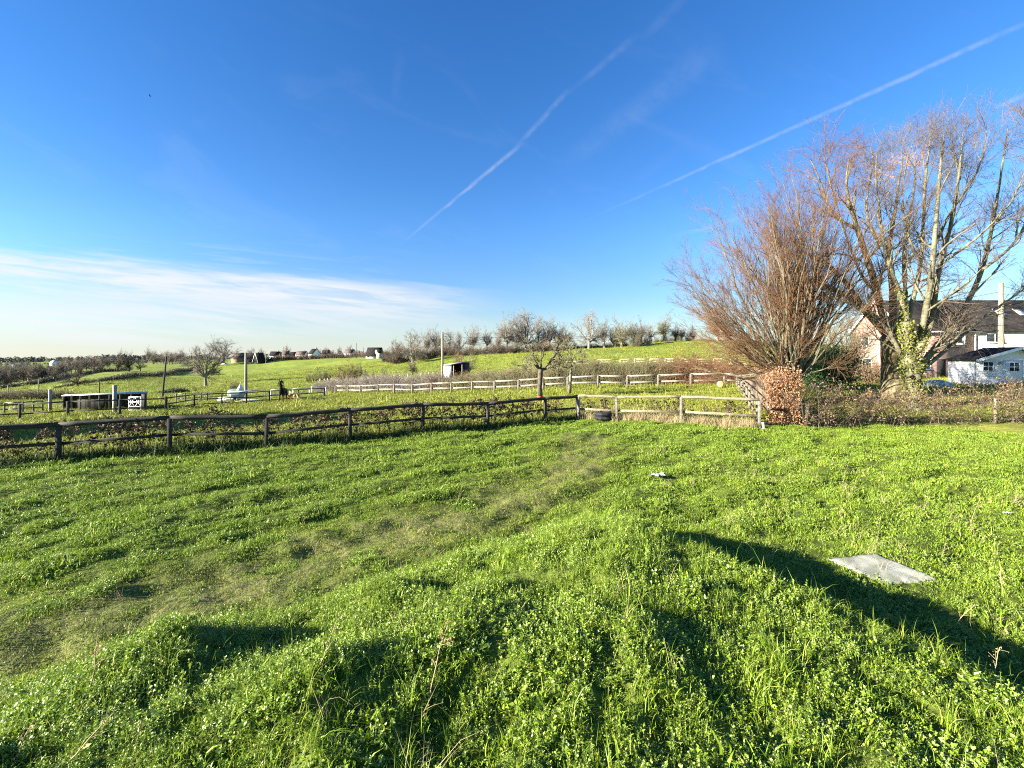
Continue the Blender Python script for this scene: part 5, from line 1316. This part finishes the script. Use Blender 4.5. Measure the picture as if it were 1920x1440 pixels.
pA = pole(461, 56, 661, .20, 'pale utility pole standing behind the paddock fence left of the horses')
pB = pole(829.5, 55, 622.5, .17, 'tall pale utility pole left of the small open shed')
pC = pole(304, 62, 668, .13, 'thin dark leaning pole right of the low field shelter', 8, 'wood_dark')
pole(72.5, 74, 710, .10, 'thin short pole behind the bare hedge near the left edge', 0, 'pole'); pole(15, 78, 723, .11, 'pale short pole at the far left edge', 0, 'pole'); pole(186.5, 86, 711, .10, 'thin dark pole in the field above the shelter roof', 0, 'wood_dark')
pole(310.5, 215, 672, .17, 'thin distant pole beside the winding hedge'); pole(363.5, 250, 660, .18, 'thin distant pole left of the pollarded oak'); pole(498, 330, 658, .18, 'thin distant pole right of the black roofed house'); pole(668.5, 320, 643, .17, 'thin tall pole on the village ridge', 0, 'wood_dark'); pole(681.5, 318, 651, .15, 'short thin pole left of the large bungalow', 0, 'wood_dark')
pD = pole(1877, 40.5, 531, .24, 'thick timber pole rising behind the white garden shed')


def cable(a, b, sag, label, r=.022):
    a, b = np.array(a), np.array(b); s = np.linspace(0, 1, 16)[:, None]; P = a * (1 - s) + b * s; P[:, 2] -= (4 * s * (1 - s) * sag)[:, 0]
    o = MB().tubes(P, np.full(16, r), 4).obj('overhead_cable', M_['tyre']); tag(o, label, 'cable')


cable(pB - Vector((0, 0, .6)), W(1420, 604, 62), .9, 'thin overhead cable running right from the tall pale pole across the hill trees', .016)
cable(pD - Vector((0, 0, .25)), W(2100, 566, 39), .3, 'upper overhead cable at the pole behind the garden shed', .02)
cable(pD - Vector((0, 0, .8)), W(1640, 574, 46.5), .3, 'cable from the pole behind the shed to the brick house', .02)

# ------------------------------------------------------------------ things lying about the near field
def ring_profile(prof, n=40):
    a = np.arange(n) * 2 * np.pi / n; m = len(prof); V = np.array([[(r * math.cos(t), r * math.sin(t), z) for t in a] for r, z in prof]).reshape(-1, 3); i = np.arange(n)
    F = np.concatenate([np.stack([k * n + i, k * n + (i + 1) % n, ((k + 1) % m) * n + (i + 1) % n, ((k + 1) % m) * n + i], 1) for k in range(m)]); return V, F


def tyre(z, dx, tilt, label, zs):
    g = G(1130, 20.2); root = thing('old_tyre', label, 'tyre', (g.x + dx, g.y, g.z + z)); root.rotation_euler = (tilt, tilt * .5, zs)
    V, F = ring_profile([(.20, .03), (.24, .0), (.34, -.01), (.375, .015), (.385, .04), (.37, .05), (.385, .06), (.385, .11), (.37, .12), (.385, .13), (.37, .165), (.34, .185), (.24, .175), (.20, .15), (.21, .12), (.33, .09), (.21, .06)])
    b = MB(); b.add(V, F); b.obj('carcass', M_['tyre'], root, True)
    q = MB()
    for k in range(44):
        a = k * 2 * math.pi / 44; q.box((.374, -.016, .015), (.392, .016, .165), Matrix.Rotation(a, 4, 'Z'))
    q.obj('tread', M_['tyre'], root)


tyre(.01, 0, .02, 'worn black tyre lying at the bottom of the stack of two', .3)
tyre(.20, .02, -.05, 'worn black tyre resting on top of the other tyre', 1.1)


def build_slab():
    r = np.random.default_rng(3); g = (SLAB_C[0], SLAB_C[1], gz(*SLAB_C)); b = MB(); nx, ny = 26, 16; w, d, h = .78, .74, .05
    xs, ys = np.linspace(-w / 2, w / 2, nx), np.linspace(-d / 2, d / 2, ny); X, Y = np.meshgrid(xs, ys); f = waves(9, .35, 14); Z = h + f(X, Y) * .003
    edge = np.minimum(np.minimum(X + w / 2, w / 2 - X), np.minimum(Y + d / 2, d / 2 - Y)); Z -= (edge < .01) * .012
    X = X + np.where(np.abs(np.abs(X) - w / 2) < 1e-6, r.normal(0, .012, X.shape), 0); Y = Y + np.where(np.abs(np.abs(Y) - d / 2) < 1e-6, r.normal(0, .010, X.shape), 0)
    top = np.stack([X, Y, Z], -1).reshape(-1, 3); i = np.arange(nx * ny).reshape(ny, nx); F = np.stack([i[:-1, :-1], i[:-1, 1:], i[1:, 1:], i[1:, :-1]], -1).reshape(-1, 4)
    rim = np.concatenate([i[0], i[1:, -1], i[-1, -2::-1], i[-2:0, 0]]); low = top[rim] - (0, 0, .14); k = np.arange(len(rim)); kn = (k + 1) % len(rim); n0 = nx * ny
    X0 = top.copy(); top[:, 0] -= top[:, 1] * .18; low[:, 0] -= low[:, 1] * .18; b.add(np.vstack([top, low]), [F, np.stack([rim, n0 + k, n0 + kn, rim[kn]], 1)])
    o = b.obj('concrete_slab', M_['concrete'], None, True); o.location = g; o.rotation_euler = (.02, -.05, .12); tag(o, 'pale concrete slab lying in the grass at the edge of the shadow', 'slab')


build_slab()


def build_scraps():
    r = np.random.default_rng(8)
    for (px, Y, s, l) in ((1233, 10.8, .17, 'crumpled pale plastic scrap lying on the worn grass path'), (1888, 8.3, .06, 'tiny white scrap in the weeds near the right edge')):
        b = MB(); n = 9; X, Y2 = np.meshgrid(np.linspace(-s, s, n), np.linspace(-s * .6, s * .6, n)); Z = .03 + np.abs(r.normal(0, s * .16, X.shape)); i = np.arange(n * n).reshape(n, n)
        b.add(np.stack([X + r.normal(0, s * .07, X.shape), Y2 + r.normal(0, s * .07, X.shape), Z], -1).reshape(-1, 3), np.stack([i[:-1, :-1], i[:-1, 1:], i[1:, 1:], i[1:, :-1]], -1).reshape(-1, 4))
        o = b.obj('plastic_scrap', M_['plastic']); o.location = G(px, Y, .02); tag(o, l, 'litter')
    # ball
    g = G(1351, 36.0); b = MB(); n = 24; pr = [(math.sin(a), math.cos(a)) for a in np.linspace(.02, math.pi - .02, 15)]
    a = np.arange(n) * 2 * np.pi / n; V = np.array([[(q * math.cos(t) * .29, q * math.sin(t) * .29, .28 + z * .29) for t in a] for q, z in pr]).reshape(-1, 3); i = np.arange(n)
    b.add(V, [np.concatenate([np.stack([k * n + i, (k + 1) * n + i, (k + 1) * n + (i + 1) % n, k * n + (i + 1) % n], 1) for k in range(14)])]); o = b.obj('horse_ball', M_['yellow'], None, True); o.location = g; tag(o, 'large yellow play ball on the grass before the bleached fence', 'ball')
    # white marker peg and broken branch by the corner post
    g = G(1433, 17.2); b = MB(); b.beam((0, 0, -.1), (-.06, 0, .34), .07, .03, up=(0, 1, 0)); o = b.obj('marker_peg', M_['white']); o.location = g; tag(o, 'short white peg in the grass right of the last pale fence post', 'peg')
    g = np.array(W(1532, 790, 17.9)); q = np.array(W(1484, 756, 18.1)); b = MB(); s = np.linspace(0, 1, 9)[:, None]; P = g * (1 - s) + q * s; P[:, 2] += np.sin(s[:, 0] * 5) * .03; b.tubes(P - g, np.linspace(.035, .055, 9), 8, True)
    o = b.obj('broken_branch', M_['bark_pale'], None, True); o.location = g; tag(o, 'broken pale branch leaning against the right hand hedge', 'branch')
    for (p0, p1, Y, l) in (((868, 808), (889, 791), 17.7, 'dead pale stick leaning at the foot of the dark fence'), ((1000, 797), (1007, 768), 19.6, 'thin bare stick standing against the dark fence')):
        a, c = np.array(W(*p0, Y)), np.array(W(*p1, Y + .1)); a[2] = gz(a[0], a[1]); b = MB(); P = np.array([a * 0, (c - a) * .5 + (0, 0, .03), c - a]); b.tubes(P, np.array([.016, .012, .006]), 6, True); o = b.obj('dead_stick', M_['bark_pale'], None, True); o.location = a; tag(o, l, 'stick')
    # tiny bird high in the sky
    c = W(281, 180, 60); b = MB(); sp = .35
    b.tubes(np.array([(-.14, 0, 0), (-.06, 0, .01), (.05, 0, .01), (.12, 0, .02), (.15, 0, .02)]), np.array([.01, .05, .055, .03, .01]), 8, True)
    for s in (-1, 1): b.add([(.04, 0, .02), (.06, s * .16, .10), (-.02, s * .36, .06), (-.07, s * .16, .08), (-.06, 0, .02), (.0, s * .15, .06)], np.array([(0, 1, 5), (1, 2, 5), (2, 3, 5), (3, 4, 5), (4, 0, 5)]))
    o = b.obj('bird', M_['black']); o.location = c; o.rotation_euler = (0, 0, .4); tag(o, 'tiny dark bird high in the clear sky', 'bird')


build_scraps()

# dried weed stalks standing out of the mound
def stalks():
    r = np.random.default_rng(66); lab = ['tallest dry brown weed stalk with seed heads on the middle of the mound', 'thin bent dead stem beside the shaded hollow', 'dead stalk leaning at the lower left corner', 'bleached dead stem arching over the left flank of the mound',
                                          'dry stalk standing by the right end of the mound shadow', 'short dead stem at the tip of the mound', 'pale stem by the right edge near the slab', 'dead stalk in front of the right mound edge', 'brown seeded stalk low on the left flank', 'slim dead stem right of the slab']
    for i, (px, py, pt, dx) in enumerate(((800, 1330, 1180, 40), (598, 1258, 1165, 36), (30, 1435, 1330, 70), (120, 1440, 1330, 90), (1860, 1300, 1215, 8), (1338, 1060, 1030, 0), (1880, 1110, 1055, -8), (1790, 1180, 1120, 10), (165, 1300, 1190, 50), (1820, 985, 930, 6))):
        # find the ground under that place
        Ys = np.linspace(1.2, 14, 900); x = (px - CX) / F_ * Ys; z = height(x, Ys); row = HY + (EYE - z) / Ys * F_; k = np.argmin(np.abs(row - py)); Y = Ys[k]; g = np.array((x[k], Y, z[k])); L = (py - pt) / F_ * Y
        root = thing('weed_stalk', lab[i], 'plant', g); d = np.array([[dx / max(py - pt, 1), r.normal(0, .2), 1.]])
        P, R = curve_from(r, np.zeros((1, 3)), d, L * 1.08, .0042, .0018, 9, -.02, .07); b = MB(); b.tubes(P, R, 5); Q, RQ = sprout(r, P, R, 6, .35, .95, .6, L * .22, .7, 5, .02, .12); b.tubes(Q, np.maximum(RQ, .001), 4); b.obj('stem', M_['straw'], root)
        n = 60 if i in (0, 8) else 14; t = r.integers(0, len(Q), n); c = Q[t, r.integers(2, 5, n)]; q = MB(); q.leaves(c + r.normal(0, .006, (n, 3)), unit(r.normal(0, 1, (n, 3))), unit(r.normal(0, 1, (n, 3))), r.uniform(.008, .02, n), r.uniform(.005, .010, n)); q.obj('seed_head', M_['beech'] if i in (0, 8) else M_['straw'], root)


stalks()

# old apple trees in the paddock
def apple(px, Y, pts, label, seed, bark):
    r = np.random.default_rng(seed); base = np.array(G(px, Y)); root = thing('apple_tree', label, 'tree', base); T, C = MB(), MB(); L_, R_l = [], []
    for i, p in enumerate(pts):
        P, Ra = limb(p, Y, seed + i, 12, .6 if i else .05); P = P - base; Ra = Ra * (.72 if i else .9); P = P + r.normal(0, .035 if i else .01, P.shape)
        if i == 0: P[0, 2] = -.2
        T.tubes(P, Ra, 8, True)
        if i: L_.append(P); R_l.append(Ra)
    L_, R_l = np.array(L_), np.array(R_l)
    P2, R2 = sprout(r, L_, R_l, 12, .25, 1, .85, 1.0, .55, 7, .05, .28, taper=.4); R2 = np.maximum(R2, .011); T.tubes(P2, R2, 5)
    P3, R3 = sprout(r, P2, R2, 4, .2, 1, .8, .5, .7, 5, .06, .25); C.tubes(P3, np.maximum(R3, .011), 4); P4, R4 = sprout(r, P3, R3, 3, .3, 1, .7, .25, .8, 4, .05, .2); C.tubes(P4, np.maximum(R4, .008), 3)
    T.obj('trunk', bark, root, True); C.obj('crown', M_['twig_olive'], root); return root, base


rt, bs = apple(1013, 30, [[(1013, 748, .21), (1012, 728, .19), (1013, 708, .18), (1014, 693, .17)], [(1014, 694, .13), (1005, 686, .10), (996, 682, .08), (985, 683, .06), (972, 683, .03)], [(1013, 695, .12), (1003, 676, .10), (998, 668, .08), (1000, 652, .05), (988, 646, .03)],
           [(1014, 694, .12), (1012, 678, .09), (1020, 664, .07), (1012, 652, .04)], [(1015, 695, .13), (1028, 684, .12), (1035, 674, .11), (1042, 662, .09), (1046, 650, .06), (1050, 636, .03)], [(1016, 696, .09), (1028, 690, .07), (1040, 684, .05), (1048, 688, .03)], [(1034, 676, .08), (1046, 672, .06), (1056, 676, .04), (1062, 684, .02)]],
          'old twisted dark trunked apple tree with a red bucket against it', 301, M_['bark_dark'])
apple(1068, 33, [[(1067, 738, .16), (1069, 720, .14), (1070, 704, .13), (1071, 690, .12)], [(1071, 692, .09), (1062, 684, .08), (1055, 672, .07), (1048, 662, .05), (1040, 650, .03)], [(1071, 692, .10), (1071, 678, .08), (1068, 664, .06), (1060, 648, .03)],
                 [(1072, 692, .08), (1076, 682, .06), (1088, 678, .04), (1100, 679, .02)], [(1070, 680, .07), (1076, 668, .05), (1086, 662, .03), (1096, 660, .02)], [(1071, 690, .08), (1060, 690, .06), (1048, 684, .04), (1040, 676, .02)]],
      'pale slim apple tree right of the twisted one', 302, M_['bark_pale'])
g = G(1012.5, 29.6); b = MB(); V, F = ring_profile([(.17, 0), (.21, .34), (.225, .36), (.21, .36), (.16, .02)], 20); b.add(V, F); b.add(np.array([(0.16 * math.cos(a), .16 * math.sin(a), .03) for a in np.arange(20) * math.pi / 10]), [np.array([np.arange(20)])])
o = b.obj('red_bucket', M_['red'], None, True); o.location = (g.x, g.y, g.z + .02); tag(o, 'red bucket on the grass at the foot of the twisted apple tree', 'bucket')

# ------------------------------------------------------------------ horses
def skinned(name, joints, edges, m, parent, root=0, sub=2):
    me = bpy.data.meshes.new(name); me.from_pydata([j[0] for j in joints], edges, []); me.materials.append(m); o = link(name, me, parent)
    md = o.modifiers.new('skin', 'SKIN'); md.use_smooth_shade = True
    for i, j in enumerate(joints):
        v = me.skin_vertices[0].data[i]; v.radius = j[1] if isinstance(j[1], tuple) else (j[1], j[1]); v.use_root = i == root
    s = o.modifiers.new('smooth', 'SUBSURF'); s.levels = s.render_levels = sub; return o


def horse(label, px, Y, h, rz, coat, mane_m, grazing, seed):
    """x forward; unit withers height, scaled by h"""
    g = G(px, Y); root = thing('horse' if not grazing else 'pony', label, 'horse' if not grazing else 'pony', g, rz); root.scale = (h, h, h)
    J, E = [], []
    def chain(pts, start=None):
        prev = start
        for p, r in pts:
            J.append((p, r)); i = len(J) - 1
            if prev is not None: E.append((prev, i))
            prev = i
        return prev
    chain([((0, 0, .74), (.165, .19))])                                                     # barrel
    chain([((.20, 0, .74), (.155, .185)), ((.36, 0, .78), (.135, .175))], 0); chest = 2
    chain([((-.22, 0, .76), (.16, .175)), ((-.40, 0, .80), (.15, .165)), ((-.52, 0, .78), (.10, .12))], 0); croup = 4
    if grazing: neck = [((.52, 0, .74), (.085, .12)), ((.66, 0, .58), (.065, .095)), ((.76, 0, .40), (.055, .08)), ((.80, 0, .30), (.055, .075)), ((.80, 0, .18), (.045, .055)), ((.79, 0, .06), (.038, .045)), ((.785, 0, .025), (.03, .035))]
    else: neck = [((.46, 0, .95), (.085, .13)), ((.54, 0, 1.13), (.065, .105)), ((.60, 0, 1.29), (.055, .08)), ((.66, 0, 1.335), (.055, .075)), ((.76, 0, 1.26), (.045, .06)), ((.86, 0, 1.165), (.038, .047)), ((.90, 0, 1.13), (.03, .035))]
    chain(neck, chest)
    for s in (-1, 1):
        d = .04 if s < 0 else -.03
        chain([((.33, s * .10, .60), (.075, .09)), ((.34 + d * .4, s * .11, .44), .05), ((.345 + d, s * .11, .29), .040), ((.34 + d, s * .11, .17), .026), ((.345 + d, s * .11, .075), .030), ((.37 + d, s * .11, .02), .036)], chest)
        chain([((-.40, s * .10, .58), (.085, .105)), ((-.36 - d, s * .115, .46), .06), ((-.47 - d, s * .115, .31), .042), ((-.46 - d, s * .115, .17), .028), ((-.44 - d, s * .115, .075), .030), ((-.41 - d, s * .115, .02), .036)], croup)
    skinned('body', J, E, coat, root)
    hd = np.array(neck[3][0]); e = MB(); fw = np.array((.5, 0, -.2)) if not grazing else np.array((.25, 0, -.3))
    for s in (-1, 1):
        o = hd + (-.02, s * .045, .05); tip = o + (np.array((-.01, s * .02, .13)) if not grazing else np.array((.05, s * .05, .08)))
        e.tubes(np.array([o, o * .5 + tip * .5 + (.004, s * .004, 0), tip]), np.array([.024, .026, .003]), 7, True)
    e.obj('ear', coat, root, True)
    r = np.random.default_rng(seed); k = 60
    top = np.array([np.array(n[0]) + ((-.06, 0, .07) if not grazing else (.05, 0, .10)) for n in neck[:4]]); t = r.uniform(0, 2.99, k); i = t.astype(int); f = (t - i)[:, None]
    p0 = top[i] * (1 - f) + top[np.minimum(i + 1, 3)] * f; P, Rr = curve_from(r, p0, np.stack([r.normal(-.1, .1, k), r.choice([-1, 1], k) * .7, r.normal(.1, .1, k)], 1), .20, .012, .004, 6, -.25, .05); m = MB(); m.tubes(P, Rr, 4); m.obj('mane', mane_m, root)
    k = 50; P, Rr = curve_from(r, np.array((-.56, 0, .82)) + r.normal(0, .02, (k, 3)), np.stack([np.full(k, -.6), r.normal(0, .1, k), np.full(k, .1)], 1), r.uniform(.55, .75, k), .014, .005, 9, -.30, .04); m = MB(); m.tubes(P, Rr, 4); m.obj('tail', mane_m, root)
    return root


horse('black horse standing alert with raised head in the paddock', 530.5, 45.5, 1.62, R_(-74), M_['horse'], M_['horse'], False, 1)
horse('small chestnut pony grazing just behind the black horse', 548, 47.2, .82, R_(168), M_['pony'], M_['mane'], True, 2)

# parked trailer with a rounded tank, behind the paddock fence
def build_trailer():
    g = G(443, 52); root = thing('tank_trailer', 'grey green round tank trailer parked beside the pale pole', 'trailer', g, R_(10))
    b = MB(); n = 14; s = np.linspace(0, 1, 11); x = -1.0 + 2.0 * s; r = .52 * np.sqrt(np.clip(1 - ((s - .5) * 2) ** 6, .05, 1)); P = np.stack([x, s * 0, s * 0 + .95], 1); b.tubes(P, r, 18, True); b.obj('tank', M_['teal'], root, True)
    f = MB(); f.beam((-1.2, -.35, .36), (1.2, -.35, .36), .08, .1); f.beam((-1.2, .35, .36), (1.2, .35, .36), .08, .1); f.beam((1.2, 0, .36), (2.2, 0, .40), .08, .1); f.beam((-1.1, -.5, .365), (-1.1, .5, .365), .08, .09); f.obj('chassis', M_['metal'], root)
    for y in (-.62, .62): MB().tubes(np.array([(0, y - .1, .32), (0, y + .1, .32)]), np.array([.32, .32]), 16, True).obj('wheel', M_['tyre'], root)
    m = MB(); m.tubes(np.array([(.45, 0, 1.40), (.45, 0, 1.75), (.45, 0, 2.1)]), np.array([.40, .22, .03]), 12, True); m.obj('hopper', M_['plastic'], root, True)
    m = MB(); m.tubes(np.array([(.45, 0, 2.08), (.47, 0, 2.4)]), np.array([.05, .04]), 8, True); m.obj('lamp_beacon', M_['yellow'], root)
    o = MB(); V = [(-.9, -.5, .0), (.9, -.5, .0), (.9, .5, .0), (-.9, .5, .0), (-.8, -.4, .5), (.8, -.42, .55), (.75, .4, .5), (-.8, .42, .48)]; o.add(V, np.array([(0, 3, 2, 1), (4, 5, 6, 7), (0, 1, 5, 4), (1, 2, 6, 5), (2, 3, 7, 6), (3, 0, 4, 7)])); q = o.obj('covered_pallet', M_['plastic']); q.location = G(426, 53); tag(q, 'white sheeted pallet left of the tank trailer', 'pallet')
    o = MB()
    for k in range(4): o.beam((-1.7 + k * .02, -.4 + k * .26, .12 + .02 * (k % 2)), (1.7, -.4 + k * .26, .12), .2, .12)
    for x in (-1.2, 0, 1.2): o.beam((x, -.5, .03), (x, .5, .03), .1, .1)
    q = o.obj('timber_stack', M_['wood_white']); q.location = G(482, 51); q.rotation_euler = (0, 0, .2); tag(q, 'pale timbers stacked on the ground right of the pale pole', 'timber')


build_trailer()

# unseen cypresses added beyond the left edge, shaped to shadow the paddock
def cypress(x, y, h, w, label, seed):
    r = np.random.default_rng(seed); g = (x, y, gz(x, y)); root = thing('shadow_cypress', label, 'tree', g); T = MB(); T.tubes(np.array([(0, 0, -.3), (0, 0, h * .5), (0, 0, h * .96)]), np.array([.25, .15, .02]), 8); T.obj('trunk', M_['bark_dark'], root)
    n = 5200; z = r.uniform(.02, 1, n) ** 1.2; a = r.uniform(0, 6.283, n); q = np.sqrt(r.uniform(.2, 1, n)) * w * np.minimum(1, (1 - z) * 4 + .06); c = np.stack([np.cos(a) * q, np.sin(a) * q, z * h], 1)
    b = MB(); b.leaves(c, unit(np.stack([np.cos(a) * .4, np.sin(a) * .4, np.ones(n)], 1) + r.normal(0, .3, (n, 3))), unit(r.normal(0, 1, (n, 3))), r.uniform(.4, .8, n), r.uniform(.2, .35, n)); b.obj('crown', M_['laurel'], root)


cypress(-41, 13.4, 11.5, 2.0, 'tall cypress added for its shadow beyond the left edge, nearest one', 1)
cypress(-44, 15.2, 12.0, 1.9, 'tall cypress added for its shadow beyond the left edge, middle one', 2)
cypress(-47, 17.0, 12.0, 1.7, 'tall cypress added for its shadow beyond the left edge, farthest one', 3)
